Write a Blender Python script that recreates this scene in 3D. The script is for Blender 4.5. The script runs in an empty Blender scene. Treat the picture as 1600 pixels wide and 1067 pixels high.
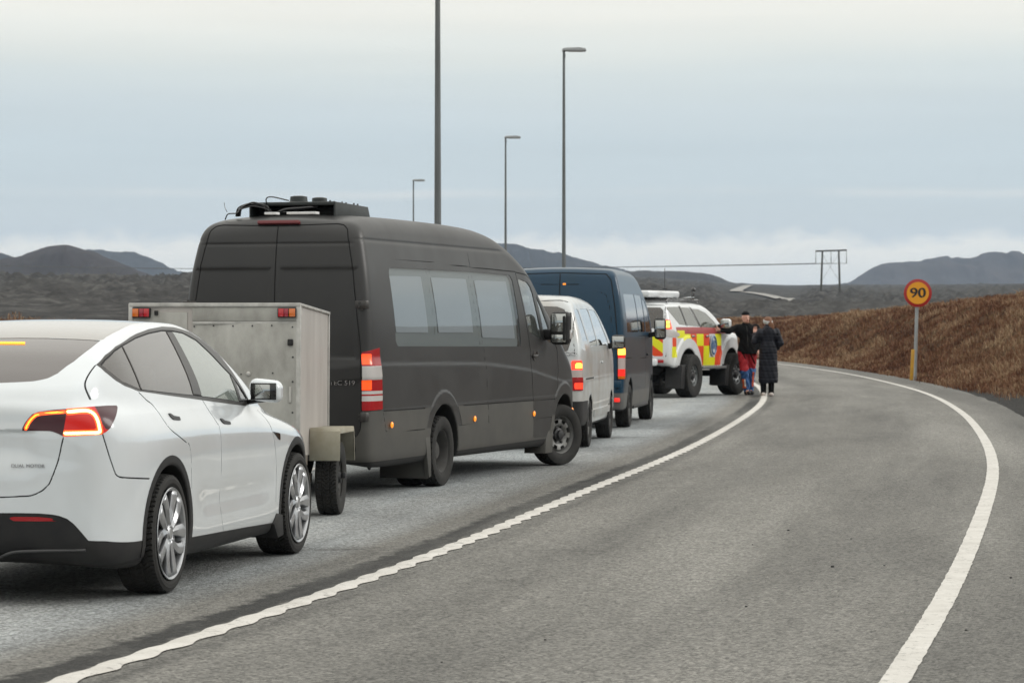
import bpy, bmesh, math, random
import numpy as np
from mathutils import Vector, Matrix

random.seed(7)
RNG = np.random.default_rng(11)
R = math.radians
SC = bpy.context.scene
COL = SC.collection

# ---------------------------------------------------------------- camera
EYE = 1.59
cd = bpy.data.cameras.new('camera')
cam = bpy.data.objects.new('camera', cd)
COL.objects.link(cam)
cd.sensor_width = 36
cd.lens = 36 * 4300 / 1600
cd.clip_start = .5
cd.clip_end = 30000
cam.location = (0, 0, EYE)
cam.rotation_euler = (R(90) - math.atan(23.5 / 4300), 0, 0)
cd.dof.use_dof = True
cd.dof.focus_distance = 21
cd.dof.aperture_fstop = 8.5
SC.camera = cam

# ---------------------------------------------------------------- sky: thin blue-grey overcast, cream above, a bank of low cloud
SUN_EL, SUN_AZ = R(26), R(80)          # azimuth measured from the view direction towards the right
W = bpy.data.worlds.new('World')
SC.world = W
W.use_nodes = True
nt = W.node_tree
nt.nodes.clear()


def nd(t, typ, **kw):
    n = t.nodes.new(typ)
    for k, v in kw.items():
        if k.startswith('i_'):
            key = k[2:]
            n.inputs[int(key) if key.isdigit() else key.replace('_', ' ')].default_value = v
        else:
            setattr(n, k, v)
    return n


def mth(t, op, a, b=None, c=None, clamp=False):
    n = t.nodes.new('ShaderNodeMath')
    n.operation = op
    n.use_clamp = clamp
    for i, v in enumerate((a, b, c)):
        if v is None:
            continue
        if isinstance(v, (int, float)):
            n.inputs[i].default_value = v
        else:
            t.links.new(v, n.inputs[i])
    return n.outputs[0]


def lin(r, g, b):
    f = lambda c: (c / 255) / 12.92 if c <= 10 else ((c / 255 + .055) / 1.055) ** 2.4
    return (f(r), f(g), f(b), 1)


def ramp(t, fac, stops, interp='LINEAR'):
    n = t.nodes.new('ShaderNodeValToRGB')
    n.color_ramp.interpolation = interp
    el = n.color_ramp.elements
    while len(el) > 1:
        el.remove(el[0])
    el[0].position, el[0].color = stops[0]
    for p, c in stops[1:]:
        e = el.new(p)
        e.color = c
    t.links.new(fac, n.inputs[0])
    return n.outputs[0]


def mixc(t, fac, a, b, mode='MIX'):
    n = t.nodes.new('ShaderNodeMix')
    n.data_type = 'RGBA'
    n.blend_type = mode
    for i, v in ((0, fac), (6, a), (7, b)):
        if isinstance(v, (int, float)):
            n.inputs[i].default_value = v
        elif isinstance(v, tuple):
            n.inputs[i].default_value = v
        else:
            t.links.new(v, n.inputs[i])
    return n.outputs[2]


def build_sky():
    t = nt
    out = nd(t, 'ShaderNodeOutputWorld')
    bg = nd(t, 'ShaderNodeBackground')
    t.links.new(bg.outputs[0], out.inputs[0])
    tc = nd(t, 'ShaderNodeTexCoord')
    nrm = nd(t, 'ShaderNodeVectorMath', operation='NORMALIZE')
    t.links.new(tc.outputs['Generated'], nrm.inputs[0])
    sep = nd(t, 'ShaderNodeSeparateXYZ')
    t.links.new(nrm.outputs[0], sep.inputs[0])
    el = mth(t, 'ARCSINE', sep.outputs[2])
    deg = mth(t, 'MULTIPLY', el, 57.2958)
    az = mth(t, 'MULTIPLY', mth(t, 'ARCTAN2', sep.outputs[0], sep.outputs[1]), 57.2958)

    def nz(sx, sy, scale, detail, rough=.55, off=0.):
        cx = nd(t, 'ShaderNodeCombineXYZ')
        t.links.new(mth(t, 'MULTIPLY', az, sx), cx.inputs[0])
        t.links.new(mth(t, 'MULTIPLY', deg, sy), cx.inputs[1])
        cx.inputs[2].default_value = off
        n = nd(t, 'ShaderNodeTexNoise', i_Scale=scale, i_Detail=detail, i_Roughness=rough)
        t.links.new(cx.outputs[0], n.inputs['Vector'])
        return n.outputs[0]
    wob = mth(t, 'MULTIPLY', mth(t, 'SUBTRACT', nz(.035, .35, 1., 3.), .5), 1.5)
    e2 = mth(t, 'ADD', deg, wob)
    S = lambda p: p / 90.
    base = ramp(t, mth(t, 'DIVIDE', e2, 90., clamp=True), [
        (S(0), lin(216, 223, 227)), (S(1.2), lin(214, 222, 227)), (S(2.3), lin(212, 222, 226)), (S(3.0), lin(209, 221, 226)), (S(3.9), lin(210, 222, 227)), (S(4.6), lin(216, 226, 229)),
        (S(5.4), lin(226, 233, 231)), (S(5.75), lin(238, 241, 235)), (S(6.3), lin(251, 250, 241)), (S(7.5), lin(252, 250, 241)), (1, lin(248, 247, 241))])
    # thin streaks
    st = mth(t, 'MULTIPLY', mth(t, 'SUBTRACT', nz(.07, 1.5, 1., 6., .62, 3.), .5), .36)
    base = mixc(t, 1., base, ramp(t, mth(t, 'ADD', st, .5), [(0, (.8, .8, .8, 1)), (1, (1.2, 1.2, 1.2, 1))]), 'MULTIPLY')
    # a faint brighter veil line low in the blue-grey part
    vd = mth(t, 'SUBTRACT', deg, mth(t, 'ADD', 2.75, mth(t, 'MULTIPLY', mth(t, 'SUBTRACT', nz(.12, 0, 1., 3., .5, 9.), .5), .5)))
    veil = mth(t, 'MULTIPLY', mth(t, 'SUBTRACT', 1., mth(t, 'MULTIPLY', mth(t, 'ABSOLUTE', vd), 7.), clamp=True), mth(t, 'MULTIPLY', mth(t, 'SUBTRACT', nz(.15, 0, 1., 2., .5, 14.), .38, clamp=True), 3.2))
    base = mixc(t, veil, base, lin(232, 235, 234))
    # cumulus bank: billowy top edge near 2 degrees, thinning downwards
    top = mth(t, 'ADD', 1.93, mth(t, 'MULTIPLY', mth(t, 'SUBTRACT', nz(.22, .0, 1., 2., .5, 5.), .5), .7))
    top = mth(t, 'ADD', top, mth(t, 'MULTIPLY', mth(t, 'SUBTRACT', nz(1.1, 1.6, 1., 5., .6, 1.), .5), .75))
    d = mth(t, 'SUBTRACT', top, deg)
    edge = mth(t, 'MULTIPLY', mth(t, 'ADD', d, .05), 3.2, clamp=True)
    fade = mth(t, 'SUBTRACT', 1., mth(t, 'MULTIPLY', mth(t, 'SUBTRACT', d, .3), .7), clamp=True)
    bank = mth(t, 'MULTIPLY', mth(t, 'MULTIPLY', edge, fade), .9)
    base = mixc(t, bank, base, lin(253, 251, 243))
    # overcast: brighter towards the zenith
    hi = mth(t, 'MAXIMUM', mth(t, 'SUBTRACT', sep.outputs[2], .12), 0.)
    gain = mth(t, 'ADD', 1., mth(t, 'MULTIPLY', hi, .95))
    g3 = nd(t, 'ShaderNodeCombineXYZ')
    for i in range(3):
        t.links.new(gain, g3.inputs[i])
    base = mixc(t, 1., base, g3.outputs[0], 'MULTIPLY')
    sky = nd(t, 'ShaderNodeTexSky', sky_type='NISHITA', sun_disc=False, sun_elevation=SUN_EL, sun_rotation=SUN_AZ)
    blue = mixc(t, 1., sky.outputs[0], (.10, .10, .10, 1), 'MULTIPLY')
    c = mixc(t, .93, blue, base)
    t.links.new(c, bg.inputs[0])
    bg.inputs[1].default_value = 1.0


build_sky()
sl = bpy.data.lights.new('sun', 'SUN')
sl.energy = 1.05
sl.angle = R(22)
sl.color = (1, .97, .93)
sun = bpy.data.objects.new('sun', sl)
COL.objects.link(sun)
sun.rotation_euler = Vector((-math.sin(SUN_AZ) * math.cos(SUN_EL), -math.cos(SUN_AZ) * math.cos(SUN_EL), -math.sin(SUN_EL))).to_track_quat('-Z', 'Y').to_euler()

SC.view_settings.view_transform = 'Standard'
SC.view_settings.look = 'None'
SC.view_settings.exposure = 0
SC.view_settings.gamma = 1
SC.view_settings.use_curve_mapping = False
cy = SC.cycles
cy.use_denoising = True
cy.max_bounces = 8
cy.diffuse_bounces = 3
cy.glossy_bounces = 4
cy.transmission_bounces = 4
cy.transparent_max_bounces = 16
cy.volume_bounces = 0
cy.sample_clamp_indirect = 6
cy.caustics_reflective = False
cy.caustics_refractive = False
# ---------------------------------------------------------------- numeric surface tools
def crom(pts, n=14, closed=True):
    P = np.asarray(pts, float)
    m = len(P)
    out = []
    t = np.linspace(0, 1, n, endpoint=False)[:, None]
    for i in range(m if closed else m - 1):
        if closed:
            p0, p1, p2, p3 = P[i - 1], P[i], P[(i + 1) % m], P[(i + 2) % m]
        else:
            p1, p2 = P[i], P[i + 1]
            p0 = P[i - 1] if i > 0 else 2 * p1 - p2
            p3 = P[i + 2] if i + 2 < m else 2 * p2 - p1
        out.append(.5 * (2 * p1 + (p2 - p0) * t + (2 * p0 - 5 * p1 + 4 * p2 - p3) * t ** 2 + (3 * p1 - p0 - 3 * p2 + p3) * t ** 3))
    if not closed:
        out.append(P[-1:])
    return np.concatenate(out)


def pdist(poly, x, z, closed=True):
    """distance from points to a polyline; signed (negative inside) when closed"""
    shp = np.shape(x)
    x = np.ravel(x).astype(float)
    z = np.ravel(z).astype(float)
    P = np.asarray(poly, float)
    A = P if closed else P[:-1]
    B = np.roll(P, -1, 0) if closed else P[1:]
    best = np.full(x.shape, 1e9)
    ins = np.zeros(x.shape, bool)
    for (ax, az), (bx, bz) in zip(A, B):
        dx, dz = bx - ax, bz - az
        l2 = dx * dx + dz * dz
        if l2 < 1e-14:
            continue
        t = np.clip(((x - ax) * dx + (z - az) * dz) / l2, 0, 1)
        best = np.minimum(best, (x - ax - t * dx) ** 2 + (z - az - t * dz) ** 2)
        if closed and az != bz:
            c = (az > z) != (bz > z)
            if c.any():
                ins ^= c & (x < dx * (z - az) / dz + ax)
    d = np.sqrt(best)
    if closed:
        d = np.where(ins, -d, d)
    return d.reshape(shp)


class Prof:
    """closed outline -> smooth 2D distance field, looked up bilinearly"""
    def __init__(s, poly, res=.012, pad=.25, blur=2):
        P = np.asarray(poly, float)
        s.lo = P.min(0) - pad
        n = np.ceil((P.max(0) + pad - s.lo) / res).astype(int) + 1
        s.res = res
        X, Z = np.meshgrid(s.lo[0] + np.arange(n[0]) * res, s.lo[1] + np.arange(n[1]) * res, indexing='ij')
        g = pdist(P, X, Z)
        for _ in range(blur):
            for a in (0, 1):
                q = np.pad(g, [(1, 1) if k == a else (0, 0) for k in (0, 1)], mode='edge')
                g = (q[:-2] + 2 * q[1:-1] + q[2:]) / 4 if a == 0 else (q[:, :-2] + 2 * q[:, 1:-1] + q[:, 2:]) / 4
        s.g = g

    def __call__(s, x, z):
        u = np.clip((x - s.lo[0]) / s.res, 0, s.g.shape[0] - 1.001)
        v = np.clip((z - s.lo[1]) / s.res, 0, s.g.shape[1] - 1.001)
        i = u.astype(int)
        j = v.astype(int)
        u = u - i
        v = v - j
        g = s.g
        return (g[i, j] * (1 - u) + g[i + 1, j] * u) * (1 - v) + (g[i, j + 1] * (1 - u) + g[i + 1, j + 1] * u) * v


def table(xs, ys, n=400):
    """smooth 1D function through points (monotone-ish cubic), flat beyond its ends"""
    P = crom(list(zip(xs, ys)), 24, False)
    X = np.linspace(xs[0], xs[-1], n)
    o = np.argsort(P[:, 0])
    Y = np.interp(X, P[o, 0], P[o, 1])
    for _ in range(6):
        Y[1:-1] = (Y[:-2] + 2 * Y[1:-1] + Y[2:]) / 4
    return lambda x: np.interp(x, X, Y)


def smax(a, b, k):
    h = np.maximum(k - np.abs(a - b), 0) / k
    return np.maximum(a, b) + h * h * k * .25


def smin(a, b, k):
    return -smax(-a, -b, k)


def sstep(a, b, x):
    t = np.clip((x - a) / (b - a), 0, 1)
    return t * t * (3 - 2 * t)


def nets(f, lo, hi, res, half=True):
    """surface of f<0 as triangles, vertices pulled onto f=0, with gradient normals. half: f is even in y"""
    n = [int(np.ceil((hi[k] - lo[k]) / res)) + 1 for k in range(3)]
    ax = [lo[k] + np.arange(n[k]) * res for k in range(3)]
    if half:
        m = int(np.ceil(-lo[1] / res)) + 1
        ax[1] = (np.arange(m) - m + .5) * res
        X, Y, Z = np.meshgrid(*ax, indexing='ij', sparse=False)
        g = f(X, Y, Z)
        g = np.concatenate([g, g[:, ::-1]], 1)
        ax[1] = np.concatenate([ax[1], -ax[1][::-1]])
    else:
        X, Y, Z = np.meshgrid(*ax, indexing='ij')
        g = f(X, Y, Z)
    del X, Y, Z
    g = np.where(np.abs(g) < 1e-7, 1e-7, g)
    N = g.shape
    ins = g < 0
    cnt = np.zeros([k - 1 for k in N], np.int8)
    for a in (0, 1):
        for b in (0, 1):
            for c in (0, 1):
                cnt += ins[a:N[0] - 1 + a, b:N[1] - 1 + b, c:N[2] - 1 + c]
    ci = np.argwhere((cnt > 0) & (cnt < 8))
    idx = -np.ones(cnt.shape, np.int64)
    idx[tuple(ci.T)] = np.arange(len(ci))
    acc = np.zeros((len(ci), 3))
    num = np.zeros(len(ci))
    cor = [(a, b, c) for a in (0, 1) for b in (0, 1) for c in (0, 1)]
    for p in cor:
        for q in cor:
            if sum(q) > sum(p) and sum(abs(np.subtract(p, q))) == 1:
                gp = g[ci[:, 0] + p[0], ci[:, 1] + p[1], ci[:, 2] + p[2]]
                gq = g[ci[:, 0] + q[0], ci[:, 1] + q[1], ci[:, 2] + q[2]]
                m = (gp < 0) != (gq < 0)
                t = gp[m] / (gp[m] - gq[m])
                acc[m] += np.array(p) + t[:, None] * (np.array(q) - np.array(p))
                num[m] += 1
    V = ci + acc / num[:, None]
    V = np.stack([ax[0][0] + V[:, 0] * res, ax[1][0] + V[:, 1] * res, ax[2][0] + V[:, 2] * res], 1)
    Q = []
    for a in range(3):
        b, c = (a + 1) % 3, (a + 2) % 3
        s0 = [slice(None)] * 3
        s1 = [slice(None)] * 3
        s0[a] = slice(0, N[a] - 1)
        s1[a] = slice(1, N[a])
        for d in (b, c):
            s0[d] = slice(1, N[d] - 1)
            s1[d] = slice(1, N[d] - 1)
        e0, e1 = ins[tuple(s0)], ins[tuple(s1)]
        E = np.argwhere(e0 != e1)
        up = e0[tuple(E.T)]
        E[:, b] += 1
        E[:, c] += 1
        def cell(db, dc):
            k = E.copy()
            k[:, b] += db
            k[:, c] += dc
            return idx[tuple(k.T)]
        q = np.stack([cell(-1, -1), cell(0, -1), cell(0, 0), cell(-1, 0)], 1)
        q[~up] = q[~up][:, ::-1]
        Q.append(q)
    Q = np.concatenate(Q)
    for _ in range(3):
        v, G = grad(f, V, res * .2)
        st = -(v / np.maximum((G * G).sum(1), 1e-4))[:, None] * G
        L = np.linalg.norm(st, axis=1, keepdims=True)
        V = V + st * np.minimum(1, res * .6 / np.maximum(L, 1e-9))
    F = np.concatenate([Q[:, [0, 1, 2]], Q[:, [0, 2, 3]]])
    return V, F, unit(grad(f, V, max(.004, res * .45))[1])


def unit(G):
    return G / np.maximum(np.linalg.norm(G, axis=1, keepdims=True), 1e-9)


def grad(f, V, e):
    x, y, z = V.T
    G = np.stack([f(x + e, y, z) - f(x - e, y, z), f(x, y + e, z) - f(x, y - e, z), f(x, y, z + e) - f(x, y, z - e)], 1) / (2 * e)
    return f(x, y, z), G


class Skin:
    """a triangle surface that is cut by scalar fields into labelled regions"""
    def __init__(s, V, F, N):
        s.V, s.F, s.N = V, F, N
        s.lab = np.zeros(len(F), int)
        s.names = ['body']

    def cen(s):
        return s.V[s.F].mean(1)

    def nf(s):
        return s.N[s.F].mean(1)

    def cut(s, fld, mask=None):
        if mask is not None:
            g = np.full(len(s.V), 1e3)
            use = np.zeros(len(s.V), bool)
            use[s.F[mask].ravel()] = True
            if use.any():
                g[use] = fld(*s.V[use].T)
        else:
            g = fld(*s.V.T)
        g = np.where(np.abs(g) < 1e-6, 1e-6, g)
        sg = g[s.F] < 0
        k = sg.sum(1)
        mix = (k > 0) & (k < 3)
        if mask is not None:
            mix &= mask
        T = s.F[mix]
        if len(T):
            sT = sg[mix]
            kk = k[mix]
            alone = np.where(kk == 1, sT.argmax(1), (~sT).argmax(1))
            r = np.arange(len(T))
            a, b, c = T[r, alone], T[r, (alone + 1) % 3], T[r, (alone + 2) % 3]
            e = np.sort(np.concatenate([np.stack([a, b], 1), np.stack([a, c], 1)]), 1)
            u, inv = np.unique(e, axis=0, return_inverse=True)
            inv = inv.ravel()
            t = (g[u[:, 0]] / (g[u[:, 0]] - g[u[:, 1]]))[:, None]
            n0 = len(s.V)
            s.V = np.concatenate([s.V, s.V[u[:, 0]] * (1 - t) + s.V[u[:, 1]] * t])
            s.N = np.concatenate([s.N, unit(s.N[u[:, 0]] * (1 - t) + s.N[u[:, 1]] * t)])
            ab, ac = n0 + inv[:len(T)], n0 + inv[len(T):]
            ia = sT[r, alone]
            lb = s.lab[mix]
            side = np.concatenate([sg[~mix].any(1) & (k[~mix] == 3) | ((k[~mix] > 1) & (k[~mix] < 3)), ia, ~ia, ~ia])
            s.F = np.concatenate([s.F[~mix], np.stack([a, ab, ac], 1), np.stack([ab, b, c], 1), np.stack([ab, c, ac], 1)])
            s.lab = np.concatenate([s.lab[~mix], lb, lb, lb])
            return side
        return k >= 2

    def region(s, name, fld, where=None, over=None):
        """faces with fld<0 (inside where(centre, normal), among the labels in over) become region name"""
        def M():
            m = np.ones(len(s.F), bool)
            if over is not None:
                m &= np.isin(s.lab, [s.names.index(o) for o in over if o in s.names])
            if where is not None:
                m &= where(s.cen(), s.nf())
            return m
        side = s.cut(fld, M())
        m = M() & side
        if name not in s.names:
            s.names.append(name)
        s.lab[m] = s.names.index(name)

    def take(s, names, side=None, off=0., rim=0.):
        ids = [s.names.index(n) for n in ([names] if isinstance(names, str) else names) if n in s.names]
        m = np.isin(s.lab, ids)
        if side is not None:
            m &= (s.cen()[:, 1] * side > 0)
        F = s.F[m]
        if not len(F):
            return None
        u, inv = np.unique(F, return_inverse=True)
        F = inv.reshape(-1, 3)
        V, N = s.V[u] + s.N[u] * off, s.N[u]
        LN = N[F].reshape(-1, 3)
        if rim:
            e = np.concatenate([F[:, [0, 1]], F[:, [1, 2]], F[:, [2, 0]]])
            key = np.sort(e, 1)
            _, i, c = np.unique(key, axis=0, return_index=True, return_counts=True)
            B = e[i[c == 1]]
            if len(B):
                n = len(V)
                o = np.unique(B, return_inverse=True)
                bi = o[1].reshape(-1, 2)
                bv = o[0]
                # top ring, bottom ring
                V = np.concatenate([V, V[bv], V[bv] - N[bv] * rim])
                t0, t1 = n + bi[:, 0], n + bi[:, 1]
                b0, b1 = t0 + len(bv), t1 + len(bv)
                R = np.concatenate([np.stack([t1, t0, b0], 1), np.stack([t1, b0, b1], 1)])
                fn = unit(np.cross(V[R[:, 1]] - V[R[:, 0]], V[R[:, 2]] - V[R[:, 0]]))
                F = np.concatenate([F, R])
                LN = np.concatenate([LN, np.repeat(fn, 3, 0)])
        return V, F, LN


def below(poly, ax='xz', closed=True, curve=0, w=0.):
    """field of an outline seen along one axis; w>0: a band of half width w round an open path"""
    P = np.asarray(poly, float)
    if curve:
        P = crom(P, curve, closed)
    def fld(x, y, z):
        a, b = {'xz': (x, z), 'yz': (y, z), 'xy': (x, y), 'ayz': (np.abs(y), z), 'cz': (np.abs(y) * .766 + x * .643, z)}[ax]
        return pdist(P, a, b, closed) - w
    return fld


def march(f, o, d, t0, t1, st=.02):
    t = t0
    p = f(*[np.array([v]) for v in o + d * t])[0]
    while t < t1:
        t += st
        q = f(*[np.array([v]) for v in o + d * t])[0]
        if q < 0:
            a, b = t - st, t
            for _ in range(20):
                m = (a + b) / 2
                if f(*[np.array([v]) for v in o + d * m])[0] < 0:
                    b = m
                else:
                    a = m
            return o + d * b
        p = q
    return None
# ---------------------------------------------------------------- scene helpers
def tag(o, label=None, cat=None, group=None, kind=None):
    for k, v in (('label', label), ('category', cat), ('group', group), ('kind', kind)):
        if v:
            o[k] = v
    return o


def empty(name, loc=(0, 0, 0), rz=0., label=None, cat=None, group=None):
    o = bpy.data.objects.new(name, None)
    COL.objects.link(o)
    o.location = loc
    o.rotation_euler = (0, 0, rz)
    o.empty_display_size = .2
    return tag(o, label, cat, group)


def link(name, me, m=None, parent=None):
    o = bpy.data.objects.new(name, me)
    COL.objects.link(o)
    if m is not None and not len(me.materials):
        for q in (m if isinstance(m, (list, tuple)) else [m]):
            me.materials.append(q)
    if parent is not None:
        o.parent = parent
    return o


def raw(name, V, F, m, parent=None, LN=None, smooth=True, sharp=None, mi=None):
    """mesh object from arrays; F is (n,3) or (n,4)"""
    V = np.asarray(V, np.float32)
    F = np.asarray(F, np.int32)
    me = bpy.data.meshes.new(name)
    k = F.shape[1]
    me.vertices.add(len(V))
    me.vertices.foreach_set('co', V.ravel())
    me.loops.add(F.size)
    me.loops.foreach_set('vertex_index', F.ravel())
    me.polygons.add(len(F))
    me.polygons.foreach_set('loop_start', np.arange(0, F.size, k, dtype=np.int32))
    me.polygons.foreach_set('use_smooth', np.full(len(F), smooth))
    if mi is not None:
        me.polygons.foreach_set('material_index', np.asarray(mi, np.int32))
    me.update(calc_edges=True)
    if LN is not None:
        me.normals_split_custom_set(np.asarray(LN, np.float32).tolist())
    if sharp is not None:
        me.set_sharp_from_angle(angle=sharp)
    return link(name, me, m, parent)


def part(skin, name, labels, m, parent, side=None, off=0., rim=.008):
    r = skin.take(labels, side, off, rim)
    if r is None:
        print('EMPTY PART', name, labels)
        return None
    o = raw(name, r[0], r[1], m, parent, LN=r[2])
    if name in ('shut_line', 'panel_seam', 'side_window_seal'):
        o['kind'] = 'stuff'
    return o


def dup(o, parent=None, keep=True):
    c = o.copy()
    COL.objects.link(c)
    c.parent = parent
    for ch in list(o.children):
        dup(ch, c)
    return c


class MB:
    """collects shapes into one bmesh"""
    def __init__(s):
        s.b = bmesh.new()

    def _add(s, fn, M, bev=0., seg=2):
        r = fn()
        vs = [v for v in r['verts']]
        bmesh.ops.transform(s.b, matrix=M, verts=vs)
        if bev:
            es = list({e for v in vs for e in v.link_edges})
            bmesh.ops.bevel(s.b, geom=es, offset=bev, segments=seg, affect='EDGES', profile=.5)
        return s

    def box(s, c, d, rot=None, bev=0., seg=2):
        M = Matrix.Translation(c) @ (rot.to_4x4() if rot is not None else Matrix()) @ Matrix.Diagonal((*d, 1))
        return s._add(lambda: bmesh.ops.create_cube(s.b, size=1), M, bev, seg)

    def bar(s, p, q, w, h, bev=0.):
        p, q = Vector(p), Vector(q)
        d = q - p
        return s.box((p + q) / 2, (w, h, d.length), d.to_track_quat('Z', 'Y').to_matrix(), bev)

    def cyl(s, p, q, r0, r1=None, n=20, cap=True):
        p, q = Vector(p), Vector(q)
        d = q - p
        M = Matrix.Translation((p + q) / 2) @ d.to_track_quat('Z', 'Y').to_matrix().to_4x4()
        return s._add(lambda: bmesh.ops.create_cone(s.b, cap_ends=cap, segments=n, radius1=r0, radius2=r0 if r1 is None else r1, depth=d.length), M)

    def ball(s, c, r, sc=(1, 1, 1), n=16, rot=None):
        M = Matrix.Translation(c) @ (rot.to_4x4() if rot is not None else Matrix()) @ Matrix.Diagonal((*sc, 1))
        return s._add(lambda: bmesh.ops.create_uvsphere(s.b, u_segments=n, v_segments=n // 2 + 2, radius=r), M)

    def tube(s, pts, r, n=8, closed=False):
        P = [Vector(p) for p in pts]
        rings = []
        up = Vector((0, 0, 1))
        for i, p in enumerate(P):
            a, b = P[max(i - 1, 0)], P[min(i + 1, len(P) - 1)]
            if closed:
                a, b = P[i - 1], P[(i + 1) % len(P)]
            d = (b - a).normalized()
            if abs(d.dot(up)) > .95:
                x = d.cross(Vector((1, 0, 0))).normalized()
            else:
                x = d.cross(up).normalized()
            y = x.cross(d)
            rr = r[i] if isinstance(r, (list, tuple)) else r
            rings.append([s.b.verts.new(p + (x * math.cos(t) + y * math.sin(t)) * rr) for t in [2 * math.pi * k / n for k in range(n)]])
        m = len(rings)
        for i in range(m if closed else m - 1):
            A, B = rings[i], rings[(i + 1) % m]
            for k in range(n):
                s.b.faces.new((A[k], A[(k + 1) % n], B[(k + 1) % n], B[k]))
        if not closed:
            s.b.faces.new(rings[0][::-1])
            s.b.faces.new(rings[-1])
        return s

    def lathe(s, prof, n=48, axis='y', c=(0, 0, 0), close=False):
        """profile of (radius, axial) pairs spun round an axis through c"""
        rings = []
        for k in range(n):
            t = 2 * math.pi * k / n
            row = []
            for r, a in prof:
                u, v = r * math.cos(t), r * math.sin(t)
                p = {'y': (u, a, v), 'z': (u, v, a), 'x': (a, u, v)}[axis]
                row.append(s.b.verts.new(Vector(p) + Vector(c)))
            rings.append(row)
        m = len(prof)
        for k in range(n):
            A, B = rings[k], rings[(k + 1) % n]
            for i in range(m if close else m - 1):
                j = (i + 1) % m
                s.b.faces.new((A[i], A[j], B[j], B[i]) if axis != 'y' else (A[i], B[i], B[j], A[j]))
        return s

    def prism(s, pts, axis, a0, a1, bev=0.):
        """closed 2D outline pushed along an axis from a0 to a1"""
        def P(u, v, a):
            return {'y': (u, a, v), 'x': (a, u, v), 'z': (u, v, a)}[axis]
        A = [s.b.verts.new(P(u, v, a0)) for u, v in pts]
        B = [s.b.verts.new(P(u, v, a1)) for u, v in pts]
        n = len(pts)
        fs = [s.b.faces.new(A), s.b.faces.new(B[::-1])]
        for i in range(n):
            fs.append(s.b.faces.new((A[i], B[i], B[(i + 1) % n], A[(i + 1) % n])))
        if bev:
            es = list({e for f in fs[:2] for e in f.edges})
            bmesh.ops.bevel(s.b, geom=es, offset=bev, segments=2, affect='EDGES', profile=.5)
        return s

    def obj(s, name, m, parent=None, smooth=None, M=None):
        if M is not None:
            bmesh.ops.transform(s.b, matrix=M, verts=s.b.verts)
        bmesh.ops.remove_doubles(s.b, verts=s.b.verts, dist=1e-6)
        bmesh.ops.recalc_face_normals(s.b, faces=s.b.faces)
        me = bpy.data.meshes.new(name)
        s.b.to_mesh(me)
        s.b.free()
        if smooth is not False:
            me.polygons.foreach_set('use_smooth', [True] * len(me.polygons))
            me.set_sharp_from_angle(angle=R(32 if smooth is None else smooth))
        return link(name, me, m, parent)


def text(name, s, size, M, m, parent=None, depth=.002, shear=0., sx=1., bold=0.):
    cu = bpy.data.curves.new('t', 'FONT')
    cu.body = s
    cu.size = size
    cu.align_x = 'CENTER'
    cu.align_y = 'CENTER'
    cu.extrude = depth
    cu.shear = shear
    cu.offset = bold
    o = bpy.data.objects.new('t', cu)
    COL.objects.link(o)
    bpy.context.view_layer.update()
    me = bpy.data.meshes.new_from_object(o.evaluated_get(bpy.context.evaluated_depsgraph_get()))
    bpy.data.objects.remove(o)
    me.materials.clear()
    me.transform(M @ Matrix.Diagonal((sx, 1, 1, 1)))
    return link(name, me, m, parent)


def rbox(x, y, z, c, d, r):
    qx, qy, qz = [np.abs(v - cc) - dd / 2 + r for v, cc, dd in zip((x, y, z), c, d)]
    return np.sqrt(np.maximum(qx, 0) ** 2 + np.maximum(qy, 0) ** 2 + np.maximum(qz, 0) ** 2) + np.minimum(np.maximum(qx, np.maximum(qy, qz)), 0) - r


def blob(name, f, lo, hi, res, m, parent):
    V, F, N = nets(f, lo, hi, res, half=False)
    return raw(name, V, F, m, parent, LN=N[F].reshape(-1, 3))


def fmax(*fs):
    def g(x, y, z):
        r = fs[0](x, y, z)
        for q in fs[1:]:
            r = np.maximum(r, q(x, y, z))
        return r
    return g


def neg(f):
    return lambda x, y, z: -f(x, y, z)


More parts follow.
